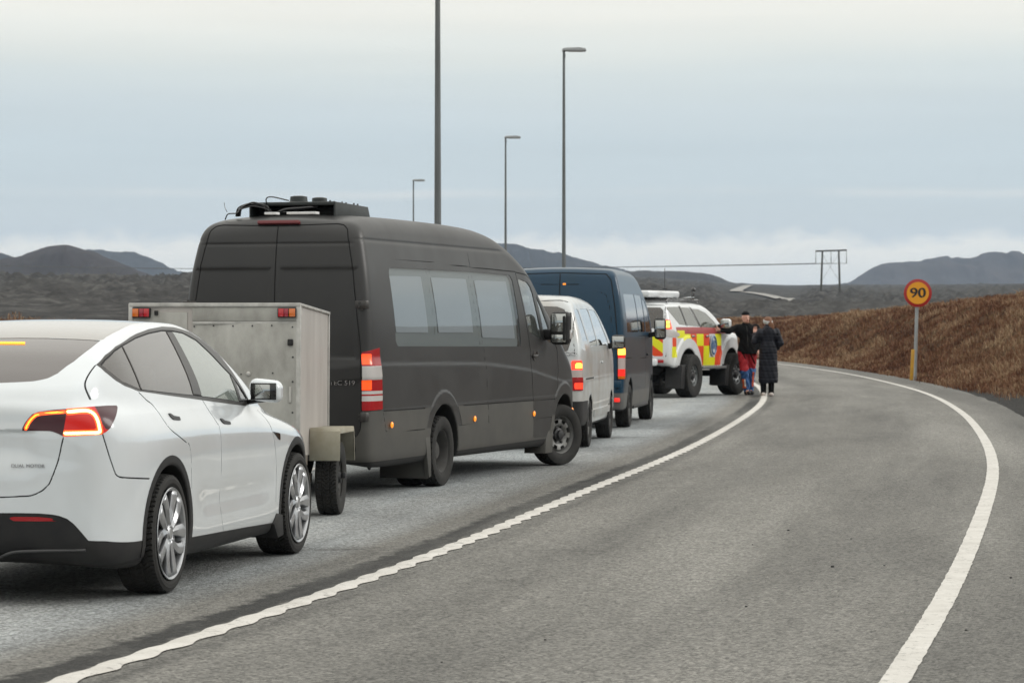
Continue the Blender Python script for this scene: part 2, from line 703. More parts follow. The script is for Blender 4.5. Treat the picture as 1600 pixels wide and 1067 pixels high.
# ---------------------------------------------------------------- materials
def mat(name, col, rough=.5, metal=0., coat=0., spec=.5, var=0., vscale=4., col2=None, bump=0., bscale=60., emit=None, estr=0., detail=5., stretch=None, rvar=0.):
    m = bpy.data.materials.new(name)
    m.use_nodes = True
    t = m.node_tree
    p = t.nodes['Principled BSDF']
    c = col if len(col) == 4 else (*col, 1)
    p.inputs['Base Color'].default_value = c
    p.inputs['Roughness'].default_value = rough
    p.inputs['Metallic'].default_value = metal
    p.inputs['Coat Weight'].default_value = coat
    p.inputs['Coat Roughness'].default_value = .04
    p.inputs['Specular IOR Level'].default_value = spec
    if emit:
        p.inputs['Emission Color'].default_value = (*emit, 1)
        p.inputs['Emission Strength'].default_value = estr
    if var or bump or rvar:
        tc = nd(t, 'ShaderNodeTexCoord')
        src = tc.outputs['Object']
        if stretch:
            mp = nd(t, 'ShaderNodeMapping')
            mp.inputs['Scale'].default_value = stretch
            t.links.new(src, mp.inputs[0])
            src = mp.outputs[0]
    if var or rvar:
        n = nd(t, 'ShaderNodeTexNoise', i_Scale=vscale, i_Detail=detail, i_Roughness=.62)
        t.links.new(src, n.inputs['Vector'])
        f = ramp(t, n.outputs[0], [(.3, (0, 0, 0, 1)), (.7, (1, 1, 1, 1))])
        if var:
            c2 = (*col2, 1) if col2 else tuple(v * (1 - var) for v in c[:3]) + (1,)
            t.links.new(mixc(t, f, c, c2), p.inputs['Base Color'])
        if rvar:
            t.links.new(mth(t, 'ADD', rough - rvar / 2, mth(t, 'MULTIPLY', f, rvar)), p.inputs['Roughness'])
    if bump:
        n2 = nd(t, 'ShaderNodeTexNoise', i_Scale=bscale, i_Detail=4.)
        t.links.new(src, n2.inputs['Vector'])
        b = nd(t, 'ShaderNodeBump', i_Strength=bump, i_Distance=.01)
        t.links.new(n2.outputs[0], b.inputs['Height'])
        t.links.new(b.outputs[0], p.inputs['Normal'])
    return m


def glass(name, tint, dust_sheen=.06, dcol=(.45, .45, .43), rough=.02, ior=1.5, gain=1.6):
    """thin pane: tinted see-through, clear reflections, a film of painted-in reflection and road dust"""
    m = bpy.data.materials.new(name)
    m.use_nodes = True
    t = m.node_tree
    t.nodes.clear()
    o = nd(t, 'ShaderNodeOutputMaterial')
    tr = nd(t, 'ShaderNodeBsdfTransparent')
    tr.inputs[0].default_value = (*tint, 1)
    df = nd(t, 'ShaderNodeBsdfDiffuse')
    df.inputs[0].default_value = (*dcol, 1)
    a = nd(t, 'ShaderNodeMixShader')
    a.inputs[0].default_value = dust_sheen
    t.links.new(tr.outputs[0], a.inputs[1])
    t.links.new(df.outputs[0], a.inputs[2])
    gl = nd(t, 'ShaderNodeBsdfGlossy', i_Roughness=rough)
    gl.inputs['Color'].default_value = (1, 1, 1, 1)
    fr = nd(t, 'ShaderNodeFresnel', i_IOR=ior)
    b = nd(t, 'ShaderNodeMixShader')
    t.links.new(mth(t, 'MULTIPLY', fr.outputs[0], gain, clamp=True), b.inputs[0])
    t.links.new(a.outputs[0], b.inputs[1])
    t.links.new(gl.outputs[0], b.inputs[2])
    t.links.new(b.outputs[0], o.inputs[0])
    return m


def lamp(name, col, strength, base=None):
    return mat(name, base or tuple(.5 * c for c in col), .25, coat=.6, emit=col, estr=strength)


M = {}
M['white_paint'] = mat('white_paint', (.68, .72, .755), .14, coat=1., var=.10, vscale=1.1, col2=(.61, .64, .655), detail=9.)
M['plastic'] = mat('black_plastic', (.014, .014, .0155), .55, spec=.3, var=.5, col2=(.026, .0255, .025), vscale=6, bump=.05, bscale=300)
M['gap'] = mat('shut_line', (.012, .012, .013), .8)
M['rubber'] = mat('tyre_rubber', (.019, .019, .019), .78, spec=.25, var=.6, col2=(.036, .035, .033), vscale=7)
M['well'] = mat('wheel_well', (.012, .012, .012), .9)
M['silver'] = mat('wheel_silver', (.50, .51, .53), .30, metal=.7, coat=.3, var=.25, vscale=12)
M['darkmetal'] = mat('dark_metal', (.05, .05, .052), .5, metal=.6)
M['trim'] = mat('satin_trim', (.055, .052, .05), .36, metal=.3)
M['gloss_black'] = mat('gloss_black', (.012, .012, .014), .08, coat=.5)
M['tint'] = glass('tinted_glass', (.24, .22, .20), .20, (.34, .30, .27))  # brownish diffuse share stands in for reflections on the pane
M['clear'] = glass('clear_glass', (.86, .92, .88), .10, (.5, .55, .52))
M['front_glass'] = glass('front_glass', (.86, .92, .88), .34, (.55, .63, .57))  # greenish diffuse share brightens the pane in place of reflected sky
M['lining'] = mat('cabin_lining', (.05, .05, .05), .9)
M['seat'] = mat('seat_cover', (.06, .06, .062), .7)
M['red_lens'] = mat('red_lens', (.34, .006, .010), .22, coat=.25)
M['dark_lens'] = mat('dark_lens', (.060, .018, .024), .30, coat=.2, spec=.3)
M['clear_lens'] = mat('clear_lens', (.55, .53, .52), .12, coat=.8)
M['orange_lens'] = mat('orange_lens', (.62, .14, .01), .15, coat=.8)
M['mirror'] = mat('mirror_glass', (.42, .43, .42), .03, metal=1.)
M['chrome'] = mat('badge_metal', (.45, .45, .46), .25, metal=.9)
M['led_white'] = lamp('led_bright', (1, .66, .24), 3.6)
M['red_glow'] = mat('red_lens_lit', (.32, .006, .008), .25, coat=.2, emit=(1, .025, .008), estr=.30)
M['led_red'] = lamp('led_red', (1, .085, .008), 1.6)
M['led_amber'] = lamp('led_amber', (1, .36, .02), 2.6)
M['marker'] = lamp('marker_amber', (1, .30, .02), 1.1)


# ---------------------------------------------------------------- wheels
def tyre_arrays(r, w, rr, nt=200, depth=.011, pat='block', bulge=.012):
    """tyre spun round the y axis, outer face towards -y; grooves are cut as real depth"""
    h = w / 2
    lat = list(np.linspace(-1, 1, 33))
    prof = []
    # sidewall (outer) from bead to shoulder, tread, inner sidewall
    sw = [(rr - .005, .80), (rr + .012, .90), (rr + (r - rr) * .35, 1.0), (rr + (r - rr) * .62, 1.0), (r - .028, .965), (r - .014, .93)]
    for a, b in sw:
        prof.append((a, -h * b, 9.))
    for u in lat:
        prof.append((r - .007 * abs(u) ** 3.0 - .002, h * .88 * u, u))
    for a, b in sw[::-1]:
        prof.append((a, h * b, 9.))
    prof = np.array(prof)
    th = np.linspace(0, 2 * np.pi, nt, endpoint=False)
    T, U = np.meshgrid(th, prof[:, 2], indexing='ij')
    rad = np.repeat(prof[None, :, 0], nt, 0).copy()
    tread = np.abs(U) <= 1
    ph = T * r / .034
    if pat == 'chevron':
        g = ((ph + 1.7 * np.abs(U) ** .8 + .25 * np.sin(6 * U)) % 1) < .27
        ring = np.abs(np.abs(U) - .42) < .06
        sipe = ((ph * 3 + 2.2 * U) % 1 < .16) & (np.abs(U) > .45)
        rad -= np.where(tread & (g | ring), depth, 0) + np.where(tread & sipe & ~g, depth * .35, 0)
    elif pat == 'rib':
        ring = (np.abs(np.abs(U) - .3) < .05) | (np.abs(np.abs(U) - .7) < .05)
        g = (((ph * .9 + .5 * np.sign(U) * .5 + .6 * U) % 1) < .2)
        rad -= np.where(tread & (g | ring), depth, 0)
    else:
        g = (((ph * .55 + .5 * (U > 0) + .25 * np.sin(9 * U)) % 1) < .25)
        ring = np.abs(np.abs(U) - .35 - .08 * np.sin(T * 60)) < .06
        rad -= np.where(tread & (g | ring), depth, 0)
    V = np.stack([rad * np.cos(T), np.repeat(prof[None, :, 1], nt, 0), rad * np.sin(T)], 2).reshape(-1, 3)
    m = len(prof)
    i = np.arange(nt)[:, None]
    j = np.arange(m - 1)[None]
    a = i * m + j
    b = ((i + 1) % nt) * m + j
    F = np.stack([a, b, b + 1, a + 1], 2).reshape(-1, 4)
    return V, F


def tyre(r, w, rr, parent, nt=200, **k):
    V, F = tyre_arrays(r, w, rr, nt, **k)
    return raw('tyre', V, F, M['rubber'], parent, sharp=R(28))


def steel_rim(rr, w, parent, m, holes=10, hub=.075, dish=.05, off=-.25):
    """pressed steel wheel with hand holes, outer face towards -y"""
    y0 = -w / 2 * .82
    b = MB()
    b.lathe([(rr + .008, y0 - .004), (rr + .010, y0 + .006), (rr - .006, y0 + .012), (rr - .016, y0 + .03), (rr - .03, y0 + .07), (rr - .035, w / 2 * .7), (rr - .005, w / 2 * .82)], 56)
    rim = b.obj('rim', m, parent)
    d = MB()
    yd = y0 + dish
    n = holes * 6
    rings = [(rr - .026, yd + .012), (rr - .045, yd - .010), (rr * .80, yd - .018), (rr * .62, yd - .016), (rr * .50, yd - .004), (rr * .42, yd + .02), (hub + .02, yd + .022)]
    vs = [[d.b.verts.new((q[0] * math.cos(2 * math.pi * k / n), q[1], q[0] * math.sin(2 * math.pi * k / n))) for k in range(n)] for q in rings]
    for i in range(len(rings) - 1):
        for k in range(n):
            if i == 2 and k % 6 in (1, 2, 3):
                continue
            d.b.faces.new((vs[i][k], vs[i][(k + 1) % n], vs[i + 1][(k + 1) % n], vs[i + 1][k]))
    d.obj('rim_disc', m, rim)
    h = MB()
    h.lathe([(hub + .025, yd + .024), (hub + .02, yd - .01), (hub, yd - .02), (hub * .85, yd - .045), (hub * .3, yd - .05), (.001, yd - .05)], 28)
    for k in range(6):
        t = 2 * math.pi * k / 6
        q = rr * .46
        h.cyl((q * math.cos(t), yd + .03, q * math.sin(t)), (q * math.cos(t), yd - .012, q * math.sin(t)), .013, n=6)
    h.obj('hub', M['darkmetal'], rim)
    bk = MB()
    bk.cyl((0, yd + .07, 0), (0, yd + .11, 0), rr - .04, n=40)
    bk.obj('brake_drum', M['well'], rim)
    return rim
# ---------------------------------------------------------------- land, road, hills
def vnoise(x, y, seed=0):
    """smooth value noise in 0..1"""
    xi, yi = np.floor(x).astype(np.int64), np.floor(y).astype(np.int64)
    u, v = x - xi, y - yi
    u, v = u * u * u * (u * (6 * u - 15) + 10), v * v * v * (v * (6 * v - 15) + 10)
    def h(a, b):
        n = (a * 374761393 + b * 668265263 + seed * 974634527) & 0x7fffffff
        n = ((n ^ (n >> 13)) * 1274126177) & 0x7fffffff
        n = (n ^ (n >> 16)) & 0xffff
        return n / 65535.
    return (h(xi, yi) * (1 - u) + h(xi + 1, yi) * u) * (1 - v) + (h(xi, yi + 1) * (1 - u) + h(xi + 1, yi + 1) * u) * v


def fbm(x, y, octv=4, seed=0, gain=.5):
    s, a, t = 0., 1., 0.
    for k in range(octv):
        s = s + a * (vnoise(x * 2 ** k + 17.3 * k, y * 2 ** k - 9.1 * k, seed + k) - .5)
        t += a
        a *= gain
    return s / t * 2


LL = np.array([(-60, -23.5), (-25, -12.2), (0, -5.0), (12.33, -2.01), (15.25, -1.31), (19.5, -.45), (22.2, 0.), (26.1, .61), (30.5, 1.42), (36, 2.34), (43.8, 3.47), (52.6, 4.65), (59.5, 5.45), (67, 6.11), (74.3, 6.6), (88, 7.25), (102, 7.55), (116, 7.45), (135, 6.8), (160, 5.0), (190, 1.6), (220, -3.2), (260, -12)])
RR = np.array([(-60, -18.5), (-25, -8.0), (0, -1.2), (12.27, 1.71), (14.4, 2.18), (17.84, 2.91), (24.4, 4.2), (29.7, 5.21), (34.2, 5.96), (40.2, 6.87), (51.8, 8.43), (67, 9.98), (86.5, 11.07), (102, 11.39), (116, 11.32), (135, 10.7), (160, 9.0), (190, 5.6), (220, .8), (260, -8)])
YS = np.linspace(-60, 260, 1600)


def smooth_path(P):
    C = crom(P, 20, False)
    X = np.interp(YS, C[:, 0], C[:, 1])
    for _ in range(400):
        X[1:-1] = (X[:-2] + 2 * X[1:-1] + X[2:]) / 4
    return X


XL, XR = smooth_path(LL), smooth_path(RR)
xl = lambda y: np.interp(y, YS, XL)
xr = lambda y: np.interp(y, YS, XR)
SHOULDER = 1.02
x_edge_r = lambda y: xr(y) + SHOULDER + .12 * np.clip((y - 60) / 60, 0, 1)
x_edge_l = lambda y: xl(y) - 4.75


def land_z(X, Y):
    D = np.hypot(X, Y)
    az = np.arctan2(X, Y)
    # far lava plain, rising gently towards the hills
    hor = np.interp(az, [-.5, -.186, -.12, .0, .05, .078, .10, .125, .19, .5], [73, 73, 72, 74, 76, 68, 64, 64, 64, 70]) / 4300
    far = EYE + hor * D * (1 - np.exp(-np.maximum(D - 36, 0) / np.interp(az, [.0, .06, .14, .19], [170, 520, 520, 400]))) - 1.4 * np.exp(-(D / 70) ** 2)
    amp = np.clip((D - 60) / 120, 0, 1) * np.clip(1.3 - D / 3500, .15, 1) * np.clip(D / 350, .3, 1.6)
    rough = fbm(X / 7, Y / 7, 5, 3, .62) * 1.1 + np.abs(fbm(X / 28, Y / 34, 4, 8, .6)) * 2.0 - .5
    rough = rough + 1.5 * fbm(X / 1.7, Y / 2.6, 3, 71, .6)
    amp = amp * (1 - .93 * sstep(.070, .078, az) * sstep(.110, .102, az) * sstep(330, 420, D))
    far = far + amp * rough * .8
    far = np.where(Y < 0, 1.0 + .01 * D + .4 * fbm(X / 14, Y / 14, 3, 5), far)
    # near ground by distance from the road edges
    yy = np.clip(Y, -60, 255)
    orr, oll = X - x_edge_r(yy), x_edge_l(yy) - X
    bump = fbm(X / 7, Y / 7, 4, 21) * .26 + fbm(X / 1.7, Y / 1.7, 3, 33) * .24
    k = sstep(.2, 6.5, orr)
    bank = 2.5 * k + .80 * sstep(5, 15, orr) + np.clip(orr - 14, 0, 60) * .004 + bump * sstep(.6, 3, orr)
    near_y = np.clip((Y - 8) / 45, .12, 1)
    bank = bank * near_y * (1 - .36 * sstep(105, 190, Y))
    left = 1.85 * sstep(.8, 14, oll) + bump * sstep(.5, 4, oll) * 1.0 - .12 * sstep(0, 1, oll) * (1 - sstep(2, 5, oll))
    on = -.06 + 0 * X
    near = np.where(orr > 0, bank - .03, np.where(oll > 0, left - .03, on))
    # blend near -> far
    w = sstep(52, 84, np.where(X < xl(yy), D, 0)) * sstep(6, 16, oll)
    w = np.maximum(w, sstep(42, 75, orr))
    w = np.where(Y > 235, np.maximum(w, sstep(235, 262, Y)), w)
    w = np.where(Y < -40, np.maximum(w, sstep(40, 58, -Y)), w)
    return near * (1 - w) + far * w


def build_land():
    fine = np.linspace(-.27, .27, 470)
    a = np.concatenate([np.linspace(-math.pi, -.9, 40), np.linspace(-.9, -.27, 40)[1:-1], fine, np.linspace(.27, .9, 40)[1:-1], np.linspace(.9, math.pi, 40)])
    r = np.concatenate([np.linspace(.3, 8, 10), np.geomspace(8.3, 6200, 820)[1:]])
    A, Q = np.meshgrid(a, r, indexing='ij')
    X, Y = Q * np.sin(A), Q * np.cos(A)
    Z = land_z(X, Y)
    n, m = A.shape
    i, j = np.meshgrid(np.arange(n - 1), np.arange(m - 1), indexing='ij')
    k = (i * m + j).ravel()
    F = np.stack([k, k + m, k + m + 1, k + 1], 1)[:, ::-1]
    V = np.stack([X, Y, Z], 2).reshape(-1, 3)
    g = mat('land', (.1, .1, .1), .95)
    t = g.node_tree
    p = t.nodes['Principled BSDF']
    p.inputs['Specular IOR Level'].default_value = .1
    tc = nd(t, 'ShaderNodeTexCoord')
    def nz(s, d=5., st=None, rough=.6):
        src = tc.outputs['Object']
        if st:
            mp = nd(t, 'ShaderNodeMapping')
            mp.inputs['Scale'].default_value = st
            t.links.new(src, mp.inputs[0])
            src = mp.outputs[0]
        q = nd(t, 'ShaderNodeTexNoise', i_Scale=s, i_Detail=d, i_Roughness=rough)
        t.links.new(src, q.inputs['Vector'])
        return q.outputs[0]
    turf = ramp(t, nz(.9, 6.), [(.3, (.030, .014, .007, 1)), (.5, (.062, .030, .014, 1)), (.7, (.10, .058, .028, 1))])
    turf = mixc(t, ramp(t, nz(.14, 4.), [(.45, (0, 0, 0, 1)), (.7, (.6, .6, .6, 1))]), turf, (.115, .075, .04, 1))
    lava = ramp(t, nz(.3, 9., None, .78), [(.32, (.014, .014, .015, 1)), (.5, (.050, .049, .049, 1)), (.66, (.125, .122, .117, 1))])
    lava = mixc(t, ramp(t, nz(.011, 5., (1, .35, 1)), [(.42, (0, 0, 0, 1)), (.66, (.75, .75, .75, 1))]), lava, (.078, .076, .072, 1))
    grav = ramp(t, nz(14., 4.), [(.35, (.018, .018, .018, 1)), (.65, (.075, .072, .068, 1))])
    at = nd(t, 'ShaderNodeAttribute', attribute_name='zone')
    sp = nd(t, 'ShaderNodeSeparateColor')
    t.links.new(at.outputs['Color'], sp.inputs[0])
    c = mixc(t, sp.outputs[0], turf, lava)
    c = mixc(t, sp.outputs[1], c, grav)
    t.links.new(c, p.inputs['Base Color'])
    b = nd(t, 'ShaderNodeBump', i_Strength=.8, i_Distance=.25)
    t.links.new(nz(2.2, 6., None, .7), b.inputs['Height'])
    t.links.new(b.outputs[0], p.inputs['Normal'])
    o = raw('ground', V, F, g, smooth=True)
    tag(o, kind='structure')
    # zone: r = lava share, g = gravel verge
    x, y = V[:, 0], V[:, 1]
    yy = np.clip(y, -60, 255)
    orr, oll = x - x_edge_r(yy), x_edge_l(yy) - x
    D = np.hypot(x, y)
    nz1 = fbm(x / 12, y / 12, 4, 51)
    lv = np.where(y > 225, 1., np.where(orr > 0, sstep(45, 70, orr + 12 * nz1), sstep(70, 84, D + 10 * nz1) * sstep(4, 12, oll)))
    wv = .75 + .35 * fbm(x / 2.2, y / 2.2, 3, 61) + np.interp(yy, [40, 52, 75], [1.15, .75, .1])
    gv = np.maximum(sstep(wv + .25, wv - .15, orr) * (orr > -.3), (oll < .8) & (oll > -.3))
    gv = np.where((orr < 0) & (oll < 0), 1, gv) * (y < 240)
    ca = o.data.color_attributes.new('zone', 'FLOAT_COLOR', 'POINT')
    ca.data.foreach_set('color', np.stack([lv, gv, 0 * lv, 1 + 0 * lv], 1).astype(np.float32).ravel())
    return o


def road_material():
    m = mat('asphalt', (.1, .1, .1), .82)
    t = m.node_tree
    p = t.nodes['Principled BSDF']
    p.inputs['Specular IOR Level'].default_value = .35
    uv = nd(t, 'ShaderNodeUVMap', uv_map='lane')
    sep = nd(t, 'ShaderNodeSeparateXYZ')
    t.links.new(uv.outputs[0], sep.inputs[0])
    u, v = sep.outputs[0], sep.outputs[1]

    def nz(scale, det=4., st=(1, 1, 1), rough=.6):
        mp = nd(t, 'ShaderNodeMapping')
        mp.inputs['Scale'].default_value = st
        t.links.new(uv.outputs[0], mp.inputs[0])
        q = nd(t, 'ShaderNodeTexNoise', i_Scale=scale, i_Detail=det, i_Roughness=rough)
        t.links.new(mp.outputs[0], q.inputs['Vector'])
        return q.outputs[0]
    # u: metres right of the barrier line. queue lane u<0 is paler and bluer with salt, oncoming lane warmer
    col = ramp(t, nz(.7, 6., (1, .18, 1)), [(.30, (.100, .097, .089, 1)), (.52, (.150, .145, .132, 1)), (.75, (.190, .183, .167, 1))])
    salt = ramp(t, nz(.45, 6., (1, .4, 1)), [(.3, (.235, .256, .266, 1)), (.7, (.41, .44, .455, 1))])
    # salt film lies between the wheel tracks of the queue lane
    lane = mth(t, 'MULTIPLY', mth(t, 'MULTIPLY', mth(t, 'SUBTRACT', -.55, u), 2.2, clamp=True), .85)
    col = mixc(t, lane, col, salt)
    # wheel tracks: polished, slightly darker streaks
    tr = None
    for c, w in ((-2.75, .35), (-1.05, .30), (1.0, .42), (2.7, .42)):
        g = mth(t, 'SUBTRACT', 1., mth(t, 'MULTIPLY', mth(t, 'ABSOLUTE', mth(t, 'SUBTRACT', u, c)), 1 / w / 1.6), clamp=True)
        tr = g if tr is None else mth(t, 'MAXIMUM', tr, g)
    tr = mth(t, 'MULTIPLY', tr, ramp(t, nz(.5, 5., (2., .22, 1)), [(.38, (0, 0, 0, 1)), (.62, (1, 1, 1, 1))]))
    col = mixc(t, mth(t, 'MULTIPLY', tr, .50), col, (.080, .078, .073, 1))
    # worn tar band beside the barrier line, streaked across
    wob = mth(t, 'MULTIPLY', mth(t, 'SUBTRACT', nz(5., 6., (1, 1, 1), .7), .5), .34)
    uu = mth(t, 'ADD', u, wob)
    band = mth(t, 'SUBTRACT', 2.1, mth(t, 'MULTIPLY', mth(t, 'ABSOLUTE', mth(t, 'ADD', uu, .19)), 13.), clamp=True)
    b2 = mth(t, 'MULTIPLY', mth(t, 'SUBTRACT', 1., mth(t, 'MULTIPLY', mth(t, 'ABSOLUTE', mth(t, 'SUBTRACT', uu, .17)), 8.), clamp=True), .6)
    band = mth(t, 'MULTIPLY', mth(t, 'MAXIMUM', band, b2), ramp(t, nz(2.2, 6., (.8, .8, 1), .7), [(.34, (.75, .75, .75, 1)), (.50, (1, 1, 1, 1))]))
    col = mixc(t, mth(t, 'MULTIPLY', band, .97, clamp=True), col, (.020, .020, .019, 1))
    # odd dark scuffs lying across the lanes
    sc = ramp(t, nz(.8, 8., (.6, 1.0, 1), .72), [(.58, (0, 0, 0, 1)), (.70, (.7, .7, .7, 1))])
    col = mixc(t, sc, col, (.060, .058, .053, 1))
    # outer shoulder a shade darker
    sh = mth(t, 'MULTIPLY', mth(t, 'SUBTRACT', u, 3.95), 3., clamp=True)
    col = mixc(t, mth(t, 'MULTIPLY', sh, .5), col, (.085, .083, .077, 1))
    pale = ramp(t, nz(.35, 6., (1.6, .11, 1), .62), [(.44, (0, 0, 0, 1)), (.68, (.65, .65, .65, 1))])
    col = mixc(t, pale, col, (.265, .257, .236, 1))
    # chippings: grain of single stones
    vo = nd(t, 'ShaderNodeTexVoronoi', i_Scale=62.)
    t.links.new(uv.outputs[0], vo.inputs['Vector'])
    sv = nd(t, 'ShaderNodeSeparateColor')
    t.links.new(vo.outputs['Color'], sv.inputs[0])
    gr = mth(t, 'ADD', .45, mth(t, 'MULTIPLY', sv.outputs[0], 1.10))
    gr = mth(t, 'MULTIPLY', gr, mth(t, 'ADD', .62, mth(t, 'MULTIPLY', nz(24., 3.), .76)))
    gr = mth(t, 'MULTIPLY', gr, mth(t, 'ADD', .74, mth(t, 'MULTIPLY', nz(9., 5., (1, .5, 1), .7), .52)))
    gr = mth(t, 'MULTIPLY', gr, mth(t, 'SUBTRACT', 1.14, mth(t, 'MULTIPLY', vo.outputs['Distance'], .35)))
    g3 = nd(t, 'ShaderNodeCombineXYZ')
    for i in range(3):
        t.links.new(gr, g3.inputs[i])
    col = mixc(t, 1., col, g3.outputs[0], 'MULTIPLY')
    t.links.new(col, p.inputs['Base Color'])
    b = nd(t, 'ShaderNodeBump', i_Strength=.55, i_Distance=.012)
    t.links.new(mth(t, 'SUBTRACT', 1., vo.outputs['Distance']), b.inputs['Height'])
    t.links.new(b.outputs[0], p.inputs['Normal'])
    return m


def strip(name, ys, xa, xb, z, m, uv=True, nu=2):
    U = np.linspace(0, 1, nu)
    V, T = [], []
    for y, a, b in zip(ys, xa, xb):
        for q in U:
            x = a + (b - a) * q
            V.append((x, y, z))
            T.append((x - float(xl(y)), y))
    n = len(ys)
    F = [(i * nu + j, i * nu + j + 1, (i + 1) * nu + j + 1, (i + 1) * nu + j) for i in range(n - 1) for j in range(nu - 1)]
    o = raw(name, V, F, m)
    lay = o.data.uv_layers.new(name='lane')
    T = np.array(T, np.float32)
    vi = np.empty(len(o.data.loops), np.int32)
    o.data.loops.foreach_get('vertex_index', vi)
    lay.data.foreach_set('uv', T[vi].ravel())
    return tag(o, kind='structure')


def build_road():
    ys = np.concatenate([np.arange(-40, 130, .5), np.arange(130, 250, 1.)])
    am = road_material()
    ea = np.array([float(x_edge_r(y)) for y in ys])
    ea = ea + .05 * fbm(ys / 1.7, ys * 0 + 3, 3, 7)
    strip('road', ys, [float(x_edge_l(y)) for y in ys], ea, 0., am, nu=30)
    pm = mat('road_paint', (.60, .58, .545), .7, var=.4, vscale=3.5, col2=(.46, .44, .405), detail=8., bump=.5, bscale=40)
    t = pm.node_tree
    # worn through in specks
    p = t.nodes['Principled BSDF']
    tc = nd(t, 'ShaderNodeTexCoord')
    n = nd(t, 'ShaderNodeTexNoise', i_Scale=16., i_Detail=8., i_Roughness=.8)
    t.links.new(tc.outputs['Object'], n.inputs['Vector'])
    old = p.inputs['Base Color'].links[0].from_socket
    t.links.new(mixc(t, ramp(t, n.outputs[0], [(.56, (0, 0, 0, 1)), (.64, (1, 1, 1, 1))]), old, (.15, .145, .135, 1)), p.inputs['Base Color'])
    # right edge line: flat paint with a slightly frayed edge
    y2 = np.concatenate([np.arange(-20, 60, .06), np.arange(60, 140, .25), np.arange(140, 240, 1.)])
    e = lambda s: .006 * fbm(y2 / .09, y2 * 0 + s, 3, s)
    c = np.array([float(xr(y)) for y in y2])
    hw = .067
    strip('edge_line', y2, c - hw + e(3), c + hw + e(5), .0045, pm)
    c = np.array([float(xl(y)) - 3.65 for y in y2])
    strip('edge_line', y2, c - hw + e(4), c + hw + e(6), .0045, pm)
    # barrier line: thick extruded marking laid in overlapping lobes, so both edges are wavy and the top ribbed
    yb = np.concatenate([np.arange(-10, 45, .03), np.arange(45, 80, .08), np.arange(80, 130, .3), np.arange(130, 240, 1.)])
    per = .50
    V, F = [], []
    nu = 7
    for y in yb:
        x0 = float(xl(y))
        ph = (y / per) % 1
        k = 1 if y < 75 else 0
        lo = .016 * math.sin(2 * math.pi * ph) * k
        wa = 0.068 + .017 * math.sin(2 * math.pi * ph + .8) * k
        wb = 0.068 + .017 * math.sin(2 * math.pi * ph - 1.9) * k
        jj = .007 if y < 40 else .0
        j1, j2 = jj * float(fbm(np.array(y / .11), np.array(1.), 3, 2)), jj * float(fbm(np.array(y / .11), np.array(7.), 3, 4))
        for q in np.linspace(-1, 1, nu):
            x = x0 + lo + q * (wa + j1 if q < 0 else wb + j2)
            z = .006 + (1 - q ** 4) * (.006 + .007 * k * (1 - ph) ** 1.5 * (.6 + .4 * math.cos(q * 2)))
            V.append((x, y, z))
    n = len(yb)
    F = [(i * nu + j, i * nu + j + 1, (i + 1) * nu + j + 1, (i + 1) * nu + j) for i in range(n - 1) for j in range(nu - 1)]
    o = raw('barrier_line', V, F, pm)
    tag(o, kind='structure')
    # a few loose stones lying on the lane
    b = MB()
    for px, py, s in ((1301, 886, .022), (1232, 829, .018), (1166, 948, .014), (1382, 884, .012), (1580, 903, .016), (1510, 985, .014), (852, 1000, .012), (1176, 851, .010), (1330, 842, .012), (690, 1035, .010)):
        dy = 4300 * EYE / (py - 510)
        b.ball(((px - 800) / 4300 * dy, dy, s * .2), s * .62, (1, .8, .6), 8)
    o = b.obj('loose_gravel', mat('dark_stone', (.03, .03, .03), .9), smooth=60)
    tag(o, kind='stuff')


def hill(pts, dist, depth, col, col2, seed, name='hill', rough=1., vs=.004):
    """a real ridge: crest heights from sight lines, flanks falling to the plain on both sides"""
    P = np.array(pts, float)
    C = crom(P, 8, False)
    C[:, 0] = np.maximum.accumulate(C[:, 0])
    px = np.linspace(P[0, 0], P[-1, 0], 260)
    py = np.interp(px, C[:, 0], C[:, 1])
    n = 64
    vv = np.linspace(-1, 1, n)
    V = np.zeros((len(px), n, 3))
    a = np.arctan((px - 800) / 4300)
    for j, q in enumerate(vv):
        D = dist + q * depth
        crest = EYE + (510 - py) / 4300 * dist
        base = EYE + 55 / 4300 * dist - 12
        prof = np.cos(q * math.pi / 2) ** 1.25
        h = base + (crest - base) * prof
        X, Y = np.sin(a) * D, np.cos(a) * D
        sl = 1 - prof
        g = fbm(X / (depth * .22), Y / (depth * .5), 4, seed) * (crest - base) * .22 * np.sin(sl * math.pi)
        g2 = (np.abs(fbm(X / (depth * .11), Y / (depth * .6), 4, seed + 5)) - .25) * (crest - base) * -.22 * np.sin(sl * math.pi)
        small = fbm(X / 26, Y / 60, 4, seed + 9, .6) * dist * .0011 * rough
        V[:, j] = np.stack([X, Y, h + g * rough + g2 * rough + small], 1)
    i, j = np.meshgrid(np.arange(len(px) - 1), np.arange(n - 1), indexing='ij')
    k = (i * n + j).ravel()
    F = np.stack([k, k + n, k + n + 1, k + 1], 1)[:, ::-1]
    m = mat('slope', col, .95, spec=.1, var=.5, col2=col2, vscale=vs, detail=8., bump=.8, bscale=.03)
    o = raw(name, V.reshape(-1, 3), F, m)
    return tag(o, kind='structure')


